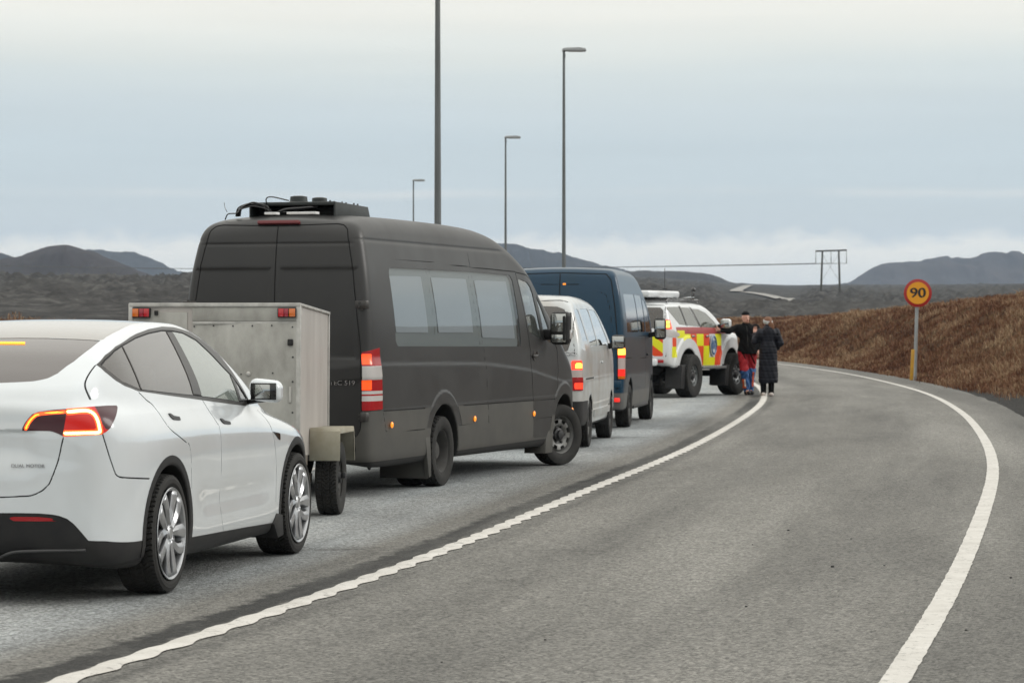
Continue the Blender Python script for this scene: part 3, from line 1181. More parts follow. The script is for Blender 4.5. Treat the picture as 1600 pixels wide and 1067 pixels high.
def build_hills():
    brown, brown2 = (.030, .022, .022), (.046, .038, .033)
    grey, grey2 = (.022, .022, .026), (.042, .038, .036)
    hill([(-420, 437), (-330, 420), (-240, 405), (-160, 398), (-80, 402), (-20, 398), (0, 399), (15, 402), (40, 408), (80, 418), (150, 432), (220, 438)], 3000, 320, grey, grey2, 3)
    hill([(-60, 436), (0, 408), (25, 405), (50, 396), (75, 388), (95, 384.5), (112, 384.5), (135, 392), (165, 402), (200, 417), (230, 428), (262, 436), (300, 440)], 2300, 240, brown, brown2, 11)
    hill([(60, 432), (110, 402), (140, 393.5), (165, 394), (205, 396), (232, 403), (250, 411), (272, 424), (300, 427), (345, 425), (420, 421), (520, 424), (640, 432)], 4600, 420, grey, grey2, 19)
    hill([(560, 430), (650, 402), (720, 388), (770, 383), (805, 383.5), (830, 387), (860, 395), (900, 404), (940, 414), (990, 428), (1040, 440)], 4300, 430, grey, grey2, 23)
    hill([(880, 440), (930, 428), (975, 422.5), (1020, 424), (1060, 426), (1100, 427.5), (1120, 432), (1140, 441), (1165, 444), (1200, 446)], 2600, 260, (.034, .032, .032), (.056, .050, .044), 31, rough=.8)
    hill([(1120, 446), (1180, 444.5), (1240, 447), (1330, 446), (1400, 447), (1500, 446), (1640, 444)], 2900, 260, grey, grey2, 35, rough=.5)
    hill([(1290, 450), (1325, 444), (1350, 430), (1378, 415.5), (1400, 413), (1425, 412), (1450, 408), (1480, 403), (1488, 406), (1520, 405), (1535, 399), (1550, 397.5), (1572, 398.5), (1586, 395), (1610, 401), (1680, 410), (1760, 404), (1860, 425), (1960, 440)], 4900, 520, (.030, .028, .032), (.075, .062, .058), 41)


def far_road():
    """pale road climbing the plain beyond the bank"""
    pts = [(1236, 474), (1222, 470), (1205, 465), (1185, 461), (1165, 458), (1150, 457), (1158, 452), (1172, 447)]
    C = crom(pts, 12, False)
    V = []
    hw = np.interp(np.arange(len(C)), [0, len(C) * .5, len(C)], [1.1, 1.7, 2.4])
    P3 = []
    for x, y in C:
        dx, dz = (x - 800) / 4300, (510 - y) / 4300
        hh = np.interp(dx, [.0, .05, .078, .10, .125], [74, 76, 68, 64, 64]) / 4300
        ds = np.geomspace(300, 2400, 900)
        el = hh * (1 - np.exp(-(ds - 36) / 520))
        k = int(np.argmin(np.abs(el - dz)))
        P3.append((dx * ds[k], ds[k]))
    P3 = np.array(P3)
    for _ in range(6):
        P3[1:-1] = (P3[:-2] + 2 * P3[1:-1] + P3[2:]) / 4
    for i, ((x, y), h) in enumerate(zip(P3, hw)):
        d = P3[min(i + 1, len(P3) - 1)] - P3[max(i - 1, 0)]
        d = d / np.hypot(*d)
        g = np.linspace(-12, 12, 7)
        zt = float(np.max(land_z(x + g * .3, y + g * 0))) + .25
        for q in (-1, 1):
            V.append((x + q * h * d[1], y - q * h * d[0], zt))
    n = len(P3)
    V = np.array(V)
    for _ in range(12):
        zz = V[:, 2].reshape(-1, 2)[:, 0].copy()
        zz[1:-1] = (zz[:-2] + 2 * zz[1:-1] + zz[2:]) / 4
        V[:, 2] = np.repeat(zz, 2)
    F = [(2 * i, 2 * i + 1, 2 * i + 3, 2 * i + 2) for i in range(n - 1)]
    o = raw('path', V, F, mat('gravel_road', (.26, .25, .235), .9))
    tag(o, kind='structure')
    print('far road', P3[::10].round())


build_land()
build_road()
build_hills()
far_road()


def haze():
    m = bpy.data.materials.new('air')
    m.use_nodes = True
    t = m.node_tree
    t.nodes.clear()
    o = nd(t, 'ShaderNodeOutputMaterial')
    v = nd(t, 'ShaderNodeVolumePrincipled', i_Density=.5 / 7000, i_Anisotropy=.2)
    v.inputs['Color'].default_value = (.58, .76, 1, 1)
    t.links.new(v.outputs[0], o.inputs['Volume'])
    b = MB()
    b.box((0, 0, 70), (13600, 13600, 300))
    h = b.obj('haze', m, smooth=False)
    tag(h, kind='stuff')


haze()
# ---------------------------------------------------------------- dry turf on the banks
def turf(name, n, area, seed, hmin, hmax, m):
    rg = np.random.default_rng(seed)
    X, Y = area(rg, n)
    Z = land_z(X, Y)
    nb = 9
    D = np.hypot(X, Y)
    pat = fbm(X / 6, Y / 14, 3, seed) * .45 + fbm(X / .9, Y / 1.8, 3, seed + 3) * .75
    sc = (1 + .6 * sstep(.25, .6, fbm(X / 1.2, Y / 2.0, 2, seed + 8))) * (hmin + (hmax - hmin) * rg.random(len(X))) * (.75 + .5 * np.clip(pat + .5, 0, 1.2))
    wid = np.clip(D * .00015, .005, .03)
    Vs, Ts = [], []
    for k in range(nb):
        a = rg.random(len(X)) * 2 * np.pi
        l = .10 + .75 * rg.random(len(X))
        h = sc * (.55 + .6 * rg.random(len(X)))
        bx, by = X + .09 * rg.standard_normal(len(X)), Y + .09 * rg.standard_normal(len(X))
        tx, ty = bx + np.cos(a) * l * h * 1.5, by + np.sin(a) * l * h * 1.5
        f = rg.random(len(X)) * np.pi
        wx, wy = np.cos(f) * wid, np.sin(f) * wid
        mx, my = bx * .6 + tx * .4, by * .6 + ty * .4
        Vs.append(np.stack([np.stack([bx - wx, by - wy, Z - .05], 1), np.stack([bx + wx, by + wy, Z - .05], 1),
                            np.stack([mx + wx * .7, my + wy * .7, Z + h * .6], 1), np.stack([mx - wx * .7, my - wy * .7, Z + h * .6], 1), np.stack([tx, ty, Z + h * .92], 1)], 1))
        tone = np.clip(.5 + pat * .9 + .22 * rg.standard_normal(len(X)), 0, 1)
        Ts.append(np.repeat(tone[:, None], 5, 1))
    V = np.concatenate(Vs).reshape(-1, 3)
    T = np.concatenate(Ts).ravel()
    q = np.arange(len(V) // 5)[:, None] * 5
    F = np.concatenate([q + [0, 1, 2], q + [0, 2, 3], q + [3, 2, 4]])
    o = raw(name, V, F, m, smooth=False)
    at = o.data.attributes.new('tone', 'FLOAT', 'POINT')
    at.data.foreach_set('value', T.astype(np.float32))
    return tag(o, kind='stuff')


def build_turf():
    m = mat('dry_turf', (.1, .05, .03), .9, spec=.15)
    t = m.node_tree
    a = nd(t, 'ShaderNodeAttribute', attribute_name='tone')
    c = ramp(t, a.outputs['Fac'], [(.0, (.080, .036, .022, 1)), (.3, (.145, .066, .038, 1)), (.55, (.195, .100, .058, 1)), (.8, (.25, .155, .093, 1)), (1., (.37, .265, .165, 1))])
    t.links.new(c, t.nodes['Principled BSDF'].inputs['Base Color'])

    def bank(rg, n):
        Y = 26 + (215 - 26) * rg.random(n) ** 1.25
        w = np.interp(Y, [26, 45, 60, 120, 215], [6, 8, 13, 26, 30])
        off = w * rg.random(n) ** 1.15 + np.interp(Y, [40, 60, 80], [1.35, .9, .2])
        off = off + .25 * rg.standard_normal(n) * (off < 1)
        X = x_edge_r(Y) + np.maximum(off, .08)
        k = np.abs(X / Y) < .24
        return X[k], Y[k]
    turf('dry_grass', 62000, bank, 5, .08, .20, m)

    def low(rg, n):
        Y = 10 + 110 * rg.random(n)
        X = x_edge_l(Y) - 1.3 - 22 * rg.random(n) ** 1.2
        k = (X / Y > -.23) & (X / Y < .20) & (np.hypot(X, Y) < 80 + 6 * rg.standard_normal(n))
        return X[k], Y[k]
    turf('dry_grass', 16000, low, 9, .07, .16, m)


build_turf()


# ---------------------------------------------------------------- lamp posts
GALV = mat('galvanised', (.20, .215, .22), .55, metal=.55, var=.4, vscale=5, stretch=(1, 1, .1))
LAMPG = mat('lamp_housing', (.40, .42, .43), .5, var=.2)


def lamp_post(px, D, ytop, label, rz):
    X = (px - 800) / 4300 * D
    H = EYE + (510 - ytop) / 4300 * D
    zb = float(land_z(np.array(X), np.array(D)))
    root = empty('street_lamp', (X, D, zb), rz, label, 'street lamp', 'lamp posts along the left side of the road')
    h = H - zb
    b = MB()
    b.cyl((0, 0, -.5), (0, 0, .5), .105, n=16)
    b.cyl((0, 0, .5), (0, 0, h), .082, .042, n=16)
    b.obj('pole', GALV, root)
    b = MB()
    b.prism([(.05, -.16), (.05, -.20), (-.02, -.20), (-.02, -.12), (.06, -.07)], 'y', -.04, .04)
    b.tube([(0, 0, -.05), (0, 0, .03), (.06, 0, .06), (.16, 0, .065)], .032, 10)
    o = b.obj('bracket', GALV, root)
    o.location = (0, 0, h - .05)
    b = MB()
    b.prism([(-.06, .0), (-.05, .09), (.06, .125), (.55, .135), (.74, .11), (.78, .03), (.76, .0)], 'y', -.15, .15, .03)
    o = b.obj('lamp_head', LAMPG, root)
    o.location = (0, 0, h - .02)
    b = MB()
    b.box((.42, 0, -.005), (.5, .22, .012), bev=.004)
    l = b.obj('lens', mat('lamp_lens', (.5, .5, .48), .2), o)
    b = MB()
    b.box((.075, 0, .95), (.02, .10, .38), bev=.005)
    b.obj('access_door', GALV, root)


lamp_post(684, 54, -160, 'thick nearest lamp post rising out of the picture above the grey van roof', R(8))
lamp_post(881, 96, 80, 'tall lamp post with its lamp head in view, standing above the blue van', R(6))
lamp_post(790, 141, 216, 'middle-sized lamp post between the nearest post and the one above the blue van', R(2))
lamp_post(646, 184, 283, 'smallest and farthest lamp post, just over the roof of the grey van', R(-4))


# ---------------------------------------------------------------- speed sign and yellow marker
def speed_sign():
    D = 82.5
    X = (1429 - 800) / 4300 * D
    zb = float(land_z(np.array(X), np.array(D)))
    zc = EYE + (510 - 458) / 4300 * D
    r = 21.8 / 4300 * D
    root = empty('speed_sign', (X, D, zb), 0, 'round yellow 90 speed limit sign with red rim on a grey post', 'road sign')
    b = MB()
    b.cyl((0, 0, -.3), (.09, 0, zc - zb + r * .8), .052, n=14)
    b.obj('post', mat('sign_post', (.36, .38, .39), .45, metal=.5, var=.2), root)
    c = Vector((.085, -.08, zc - zb))
    b = MB()
    b.lathe([(.001, .012), (r - .006, .012), (r, .004), (r, 0), (r - .01, -.004), (.001, -.004)], 56, 'y', c)
    red = mat('sign_red', (.40, .018, .015), .4, var=.15)
    disc = b.obj('sign_plate', red, root)
    b = MB()
    b.cyl(c + Vector((0, -.0045, 0)), c + Vector((0, -.0085, 0)), r * .79, n=56)
    b.obj('yellow_face', mat('sign_yellow', (.78, .33, .012), .4), disc)
    Mx = Matrix.Translation(c + Vector((.0, -.0105, -.005))) @ Matrix.Rotation(R(90), 4, 'X')
    n = text('number', '90', r * .98, Mx, mat('sign_black', (.014, .014, .014), .5), disc, .001, 0, 1.18)
    q = bmesh.new()
    q.from_mesh(n.data)
    for dx, dy, dz in ((.014, -.0012, .004), (-.012, -.0024, -.004)):
        g = bmesh.ops.duplicate(q, geom=[f for f in q.faces][:len(n.data.polygons)])
        bmesh.ops.translate(q, vec=(dx, dy, dz), verts=[v for v in g['geom'] if isinstance(v, bmesh.types.BMVert)])
    q.to_mesh(n.data)
    q.free()
    for z in (-.18, .18):
        b = MB()
        b.box(c + Vector((0, .05, z)), (.34, .03, .04), bev=.005)
        b.obj('clamp', GALV, root)
    Dm = 81.5
    Xm = (1425 - 800) / 4300 * Dm
    zm = float(land_z(np.array(Xm), np.array(Dm)))
    h = EYE + (510 - 546) / 4300 * Dm - zm
    b = MB()
    b.box((0, 0, h / 2 - .1), (.10, .06, h + .2), Matrix.Rotation(R(3), 3, 'Y'), bev=.012)
    mk = b.obj('marker_post', mat('marker_yellow', (.58, .31, .03), .55, var=.35, vscale=3), None)
    mk.location = (Xm, Dm, zm)
    tag(mk, 'short yellow marker post standing at the foot of the speed sign', 'marker post')


speed_sign()


# ---------------------------------------------------------------- power line
def power_line():
    D = 640.
    k = D / 4300
    wood = mat('weathered_wood', (.07, .068, .058), .9)
    P = lambda x, y: ((x - 1298) * k, EYE + (510 - y) * k)
    X0 = (1298 - 800) * k
    zb = float(land_z(np.array(X0), np.array(D)))
    root = empty('power_pylon', (X0, D, zb), R(0), 'wooden twin-leg power pylon on the skyline beyond the bank', 'pylon')
    zt = EYE + (510 - 392) * k - zb
    for xa, xb in ((1281.5, 1285), (1313, 1310.5)):
        b = MB()
        b.cyl(((xa - 1298) * k, 0, -3), ((xb - 1298) * k, 0, zt), .30, .20, n=10)
        b.obj('leg', wood, root)
    b = MB()
    b.bar(((1274 - 1298) * k, 0, zt - .1), ((1323 - 1298) * k, 0, zt + .15), .28, .36)
    b.obj('crossarm', wood, root)
    b = MB()
    b.bar(((1284 - 1298) * k, .2, zt - .6), ((1311.5 - 1298) * k, .2, zt - 7), .05, .05)
    b.bar(((1311 - 1298) * k, .25, zt - .6), ((1283.5 - 1298) * k, .25, zt - 7), .05, .05)
    b.obj('brace', wood, root)
    ins = mat('insulator', (.08, .085, .08), .3)
    for x in (1274.5, 1298.5, 1322.5):
        b = MB()
        zz = zt - (411 - 391) * k
        b.cyl(((x - 1298) * k, 0, zt), ((x - 1298) * k, 0, zz), .06, n=6)
        for q in range(5):
            b.cyl(((x - 1298) * k, 0, zz + .1 + q * .28), ((x - 1298) * k, 0, zz + .2 + q * .28), .14, n=8)
        b.obj('insulator', ins, root)
    wm = mat('power_wire', (.08, .085, .085), .6)
    for i, x in enumerate((1274.5, 1298.5, 1322.5)):
        b = MB()
        zz = EYE + (510 - 411.5) * k
        xs = (x - 800) * k
        xe, ye, ze = (-160 - 800) / 4300 * 900 + i * 6, 900., EYE + (510 - 412) / 4300 * 900
        pts = []
        for q in np.linspace(0, 1, 60):
            sag = 4 * q * (1 - q) * -1.6
            pts.append((xs + (xe - xs) * q, D + (ye - D) * q, zz + (ze - zz) * q + sag))
        b.tube(pts, .045, 5)
        o = b.obj('power_wire', wm, None)
        tag(o, 'thin power wire strung from the %s insulator of the wooden pylon across the sky' % ('left', 'middle', 'right')[i], 'wire', 'wires of the power line')


power_line()
# ---------------------------------------------------------------- outline of the white electric car
def car_field():
    low = Prof(crom([(3.66, .24), (3.75, .42), (3.74, .60), (3.66, .72), (3.45, .82), (3.1, .91), (2.7, .985), (2.35, 1.035), (1.9, 1.06), (1.2, 1.075), (.5, 1.10),
                     (0, 1.125), (-.4, 1.14), (-.72, 1.145), (-.88, 1.135), (-.915, 1.105), (-.915, 1.03), (-.935, .92), (-.96, .78), (-.965, .62), (-.955, .48), (-.91, .34), (-.78, .25), (-.4, .215), (.5, .20), (2.0, .20), (3.2, .20)], 10))
    gre = Prof(crom([(2.70, .90), (2.32, 1.15), (1.95, 1.365), (1.6, 1.535), (1.3, 1.612), (1.0, 1.632), (.6, 1.634), (.2, 1.615), (-.15, 1.565), (-.45, 1.465), (-.65, 1.358), (-.79, 1.262), (-.87, 1.19), (-.90, 1.10), (-.85, .9), (0, .8), (1.5, .8)], 10))
    plan = Prof(crom([(3.765, 0), (3.74, .35), (3.62, .68), (3.4, .85), (3.0, .935), (2.4, .955), (1.4, .955), (.4, .955), (-.1, .955), (-.42, .94), (-.65, .895), (-.80, .82), (-.89, .70), (-.935, .5), (-.96, .25), (-.968, 0), (-.96, -.25), (-.935, -.5), (0, -.9), (3, -.9), (3.74, -.35)], 10))
    gw = table([-1.1, -.9, -.7, -.45, -.2, .2, .8, 1.4, 2.0, 2.5, 3.0], [.60, .69, .785, .855, .885, .895, .895, .885, .855, .80, .72])
    ins = table([.1, .2, .3, .42, .6, .8, .92, 1.02, 1.12, 1.3], [.11, .06, .022, .006, 0, 0, .022, .06, .12, .30])

    def f(x, y, z):
        ay = np.abs(y)
        door = sstep(.42, .8, x) * (1 - sstep(2.0, 2.45, x))
        w = .984 - ins(z) - door * (.034 * np.exp(-((z - .50) / .10) ** 2) + .006 * np.exp(-((z - .75) / .12) ** 2))
        hump = np.exp(-((x - .05) / .55) ** 2) + np.exp(-((x - 2.93) / .5) ** 2)
        w = w + .018 * hump * np.exp(-((z - .82) / .2) ** 2) - .010
        a = smax(low(x, z + .045 * ay ** 2), ay - w, .13)
        a = smax(a, plan(x, ay), .10)
        h = np.maximum(z - 1.08, 0)
        gg = ay - (gw(x) - .365 * h - .27 * h * h)
        b = smax(gre(x, z + .05 * ay ** 2 + .04 * ay ** 4), gg, .065)
        b = smax(b, plan(x - .03, ay * 1.05), .12)
        d = smin(a, b, .085)
        for cx, cz, r in ((0, .36, .405), (2.89, .36, .405)):
            rr = np.sqrt((x - cx) ** 2 + (z - cz) ** 2) - r
            d = smax(d, -np.maximum(rr, .60 - ay), .018)
        lid = sstep(-.80, -.86, x) * sstep(.47, .36, ay)
        d = d + .014 * lid * sstep(1.003, .990, z) * sstep(.70, .95, z)
        return d
    return f
# ---------------------------------------------------------------- white electric car (nearest, at the left edge)
def xz(P):
    return [(p[0], p[2]) for p in P]


def ayz(P):
    return [(p[1], p[2]) for p in P]


def cz(P):
    return [(p[1] * .766 + p[0] * .643, p[2]) for p in P]


def xline(p, q, sgn=1):
    """side of a steep line seen in side view: <0 rearward (sgn 1) or forward (sgn -1) of it"""
    k = (q[0] - p[0]) / (q[1] - p[1])
    return lambda x, y, z: sgn * (x - p[0] - k * (z - p[1]))


def seats(parent, rows, zb, m):
    for x, y, w in rows:
        b = MB()
        b.box((x + .05, y, zb + .10), (.50, w, .16), bev=.05)
        b.box((x - .24, y, zb + .42), (.15, w, .62), Matrix.Rotation(R(-14), 3, 'Y'), bev=.05)
        n = max(1, round(w / .5))
        for k in range(n):
            b.box((x - .36, y + (k - (n - 1) / 2) * w / n, zb + .82), (.11, .27, .20), Matrix.Rotation(R(-8), 3, 'Y'), bev=.04)
        b.obj('seat', m, parent)


def wheel_at(root, x, y, z, maker, steer=0.):
    w = empty('wheel', (x, y, z), (math.pi if y > 0 else 0) + R(steer))
    w.parent = root
    maker(w)
    return w


def turbine_wheel(w):
    tyre(.358, .25, .268, w, nt=420, pat='chevron')
    b = MB()
    y0 = -.118
    b.lathe([(.262, y0 + .004), (.275, y0 - .006), (.272, y0 - .010), (.258, y0 - .004), (.250, y0 + .02), (.245, .10), (.26, .11)], 72)
    rim = b.obj('rim', M['silver'], w)
    # paired swept blades
    for k in range(5):
        for s, wid, sw in ((-1, .060, .02), (1, .050, .24)):
            d = MB()
            a0 = 2 * math.pi * k / 5 + .3
            rows = []
            for i in range(9):
                u = i / 8
                r = .045 + .212 * u
                a = a0 + s * (.20 + .12 * u) + sw * u * u
                hw = .013 + (wid - .013) * u
                da = hw / r * .62
                yy = y0 + .014 - .012 * u
                row = []
                for q, dy in ((-1, .016), (-.92, .0), (.15, -.004), (.92, .006), (1, .022)):
                    row.append(d.b.verts.new((r * math.cos(a + q * da), yy + dy, r * math.sin(a + q * da))))
                rows.append(row)
            for i in range(8):
                for j in range(4):
                    d.b.faces.new((rows[i][j], rows[i][j + 1], rows[i + 1][j + 1], rows[i + 1][j]))
            o = d.obj('spoke', M['silver'], rim, smooth=40)
            md = o.modifiers.new('t', 'SOLIDIFY')
            md.thickness = .012
            md.offset = 1
    h = MB()
    h.lathe([(.058, y0 + .03), (.056, y0 + .004), (.046, y0 - .002), (.034, y0 + .002), (.030, y0 - .003), (.001, y0 - .005)], 32)
    h.obj('hub_cap', M['silver'], rim)
    k = MB()
    k.cyl((0, -.05, 0), (0, -.02, 0), .17, n=40)
    k.cyl((0, -.02, 0), (0, .02, 0), .245, n=40)
    k.obj('brake_disc', M['darkmetal'], rim)
    c = MB()
    c.box((.15, -.065, -.02), (.07, .05, .18), bev=.015)
    c.obj('brake_caliper', M['silver'], rim)


def build_car():
    root = empty('car', (-2.963, 16.585, 0), R(90 - 10.8), 'white electric hatchback with lit brake lights, standing behind the box trailer', 'car')
    f = car_field()
    s = Skin(*nets(f, (-1.05, -1.04, .12), (3.85, 1.04, 1.72), .0125))
    HUBS = ((0, .36), (2.89, .36))
    for cx, cz_ in HUBS:
        rr = lambda x, y, z, cx=cx, cz_=cz_: np.sqrt((x - cx) ** 2 + (z - cz_) ** 2)
        s.region('well', lambda x, y, z: rr(x, y, z) - .4085, lambda c, n: (np.abs(c[:, 1]) > .57), ['body'])
        s.region('arch', lambda x, y, z: rr(x, y, z) - .462, lambda c, n: (np.abs(c[:, 1]) > .72) & (c[:, 2] > .25), ['body'])
    blk = [(-.05, .532), (.235, .532), (.349, .533), (.461, .532), (.543, .526), (.582, .518), (.625, .502), (.657, .477), (.677, .455), (.708, .417), (.737, .377), (.817, .371), (.908, .351), (1.1, .34), (1.1, 0), (-.05, 0)]
    s.region('bumper_low', below(blk, 'ayz'), lambda c, n: c[:, 0] < -.3, ['body'])
    s.region('sill', lambda x, y, z: z - np.interp(x, [.35, 1.65, 2.4], [.302, .276, .256]), lambda c, n: (c[:, 0] > .2) & (c[:, 0] < 2.7) & (np.abs(c[:, 1]) > .7), ['body'])
    s.region('under', lambda x, y, z: z - .228, None, ['body', 'bumper_low'])
    s.region('bumper_low', lambda x, y, z: z - .33, lambda c, n: c[:, 0] > 3.2, ['body'])
    dlo = [(-0.562, 0.676, 1.368), (-0.435, 0.684, 1.422), (-0.263, 0.689, 1.471), (0.039, 0.675, 1.524), (0.193, 0.664, 1.545), (0.489, 0.644, 1.573), (0.809, 0.627, 1.589), (1.046, 0.626, 1.585), (1.320, 0.636, 1.555), (1.517, 0.679, 1.494), (1.712, 0.726, 1.400), (1.837, 0.781, 1.290), (1.915, 0.815, 1.198), (2.02, 0.843, 1.085), (1.858, 0.861, 1.065), (1.482, 0.866, 1.087), (0.884, 0.861, 1.128), (0.226, 0.850, 1.174), (-0.253, 0.826, 1.210), (-0.404, 0.796, 1.243), (-0.484, 0.765, 1.278), (-0.549, 0.729, 1.328)]
    dli = [(-0.532, 0.700, 1.365), (-0.471, 0.702, 1.392), (-0.309, 0.705, 1.444), (-0.172, 0.702, 1.472), (0.135, 0.683, 1.517), (0.418, 0.668, 1.544), (0.721, 0.656, 1.561), (0.922, 0.655, 1.559), (1.126, 0.662, 1.546), (1.334, 0.687, 1.498), (1.507, 0.732, 1.409), (1.666, 0.775, 1.312), (1.770, 0.794, 1.262), (1.99, 0.85, 1.095), (1.743, 0.855, 1.095), (1.513, 0.857, 1.113), (0.917, 0.855, 1.153), (0.243, 0.844, 1.192), (-0.210, 0.825, 1.221), (-0.406, 0.785, 1.268), (-0.502, 0.742, 1.330)]
    side = lambda c, n: (np.abs(c[:, 1]) > .5)
    s.region('trim', below(xz(dlo)), side, ['body'])
    gi = below(xz(dli))
    d1, d2, d3 = ((-.173, 1.469), (-.199, 1.224)), ((.802, 1.559), (.747, 1.161)), ((.922, 1.555), (.912, 1.147))
    s.region('pane_quarter', fmax(gi, xline(*d1)), side, ['trim'])
    s.region('pane_rear', fmax(gi, xline((d1[0][0] + .012, d1[0][1]), (d1[1][0] + .012, d1[1][1]), -1), xline(*d2)), side, ['trim'])
    s.region('pane_front', fmax(gi, xline(*d3, -1), lambda x, y, z: x - 1.742), side, ['trim'])
    s.region('pane_corner', below([(1.80, 1.235), (1.80, 1.112), (1.955, 1.108)]), side, ['trim'])
    rg = [(-.2, 1.519), (.105, 1.523), (.282, 1.522), (.458, 1.516), (.603, 1.508), (.589, 1.464), (.566, 1.423), (.545, 1.387), (.520, 1.363), (.489, 1.320), (.447, 1.293), (.412, 1.284), (.371, 1.276), (.288, 1.271), (.176, 1.266), (-.2, 1.265)]
    s.region('rear_glass', below(rg, 'ayz'), lambda c, n: (c[:, 0] < -.1) & (np.abs(c[:, 1]) < .64), ['body'])
    rf = lambda x, y, z: pdist(crom([(-.285, -.3), (-.285, .3), (-.272, .58), (-.20, .613), (.0, .616), (.194, .600), (.605, .560), (1.0, .545), (1.4, .56), (1.9, .635), (2.38, .725), (2.47, .5), (2.54, 0), (2.5, -.4), (1, -.5)], 8), x, np.abs(y))
    s.region('roof_glass', fmax(rf, lambda x, y, z: x - 1.36), lambda c, n: (c[:, 2] > 1.1) & (n[:, 2] > .2), ['body'])
    s.region('windscreen', fmax(rf, lambda x, y, z: 1.372 - x), lambda c, n: (c[:, 2] > 1.0) & (n[:, 2] > .2), ['body'])
    s.region('inner_seal', below(xz(dli), 'xz', True, 0, 0) if 0 else (lambda x, y, z: np.abs(gi(x, y, z)) - .0065), side, ['trim'])
    # tail lamps
    tail = [(-0.922, 0.357, 1.000), (-0.918, 0.378, 1.042), (-0.915, 0.400, 1.071), (-0.913, 0.422, 1.093), (-0.909, 0.455, 1.106), (-0.897, 0.537, 1.117), (-0.882, 0.617, 1.123), (-0.846, 0.690, 1.129), (-0.781, 0.741, 1.134), (-0.690, 0.778, 1.136), (-0.574, 0.810, 1.134), (-0.611, 0.821, 1.113), (-0.687, 0.838, 1.077), (-0.736, 0.840, 1.046), (-0.770, 0.835, 1.014), (-0.796, 0.821, 0.993), (-0.820, 0.801, 0.979), (-0.870, 0.727, 0.974), (-0.906, 0.603, 0.968), (-0.908, 0.575, 0.982), (-0.910, 0.547, 0.993), (-0.912, 0.525, 0.998), (-0.917, 0.458, 0.999)]
    tm = lambda c, n: (c[:, 0] < -.4) & (c[:, 2] > .9) & (c[:, 2] < 1.2)
    s.region('lamp_in', below(cz(tail), 'cz'), tm, ['body'])
    sp = [(-0.883, 0.612, 1.123), (-0.906, 0.600, 0.968)]
    sx = [p[1] * .766 + p[0] * .643 for p in sp]
    s.region('lamp_mid', lambda x, y, z: -(np.abs(y) * .766 + x * .643 - np.interp(z, [.968, 1.123], [sx[1], sx[0]])), tm, ['lamp_in'])
    ot = cz([(-0.781, 0.741, 1.14), (-0.804, 0.778, 1.091), (-0.813, 0.798, 1.043), (-0.799, 0.816, 1.005), (-0.70, 0.86, 1.0)]) + [(.6, 1.0), (.6, 1.16)]
    s.region('lamp_out', below(ot, 'cz'), tm, ['lamp_mid'])
    led1 = [(-0.919, 0.384, 1.010), (-0.916, 0.400, 1.044), (-0.913, 0.428, 1.076), (-0.910, 0.467, 1.094), (-0.891, 0.606, 1.106)]
    led2 = [(-0.888, 0.626, 1.106), (-0.859, 0.694, 1.112), (-0.838, 0.728, 1.109), (-0.828, 0.755, 1.092), (-0.828, 0.775, 1.060), (-0.827, 0.788, 1.010), (-0.830, 0.786, 0.990), (-0.870, 0.727, 0.987), (-0.903, 0.612, 0.985)]
    s.region('led_in', below(cz(led1), 'cz', False, 6, .0095), tm, ['lamp_in'])
    s.region('led_mid', below(cz(led2), 'cz', False, 6, .0185), tm, ['lamp_mid'])
    s.region('core_in', below(cz(led1), 'cz', False, 6, .0045), tm, ['led_in'])
    s.region('core_mid', below(cz(led2), 'cz', False, 6, .0092), tm, ['led_mid'])
    # panels
    tg = [(-.2, 1.53), (.603, 1.508), (.645, 1.502), (.70, 1.475), (.70, 1.40), (.672, 1.360), (.667, 1.320), (.667, 1.277), (.674, 1.250), (.687, 1.223), (.713, 1.174), (.743, 1.133), (.612, 1.123), (.600, .968), (.595, .930), (.570, .821), (.527, .707), (.505, .680), (.478, .658), (.422, .633), (.349, .627), (.236, .621), (-.2, .618)]
    s.region('tailgate', below(tg, 'ayz'), lambda c, n: (c[:, 0] < -.22), ['body'])
    bq = cz([(-0.816, 0.805, 0.977), (-0.798, 0.821, 0.906), (-0.777, 0.837, 0.834), (-0.747, 0.855, 0.756), (-0.737, 0.860, 0.742), (-0.712, 0.872, 0.730), (-0.627, 0.900, 0.721), (-0.367, 0.935, 0.703)])
    s.region('bumper', below(bq + [(1.2, .70), (1.2, .1), (-1.2, .1), (-1.2, .977)], 'cz'), lambda c, n: c[:, 0] < -.3, ['body'])
    rd = [(-.25, 1.22), (-.25, 1.203), (-.167, 1.156), (-.090, 1.121), (-.017, 1.029), (.068, .969), (.309, .890), (.390, .848), (.43, .6), (.40, .2), (1.187, .2), (1.082, .411), (1.060, .738), (1.066, .948), (1.040, .980), (.917, 1.114), (.898, 1.14)]
    fd = [(.898, 1.14), (.917, 1.114), (1.040, .980), (1.066, .948), (1.060, .738), (1.082, .411), (1.187, .2), (2.36, .2), (2.345, .40), (2.343, .600), (2.310, .760), (2.263, .872), (2.225, .94), (2.15, 1.03), (2.02, 1.085), (1.8, 1.09)]
    s.region('door_rear', below(rd), lambda c, n: np.abs(c[:, 1]) > .7, ['body'])
    s.region('door_front', below(fd), lambda c, n: np.abs(c[:, 1]) > .7, ['body'])
    s.region('bonnet', lambda x, y, z: pdist([(2.3, -.2), (2.3, .76), (2.9, .78), (3.4, .70), (3.6, .5), (3.66, -.2)], x, np.abs(y)), lambda c, n: n[:, 2] > .4, ['body'])
    h1 = [(0.105, 1.068), (0.145, 1.066), (0.197, 1.050), (0.302, 1.040), (0.298, 1.020), (0.171, 1.028), (0.141, 1.038)]
    h2 = [(1.120, 1.004), (1.166, 1.002), (1.215, .987), (1.322, .977), (1.324, .959), (1.195, .967), (1.159, .976)]
    s.region('handle_rear', below(h1), side, ['door_rear'])
    s.region('handle_front', below(h2), side, ['door_front'])
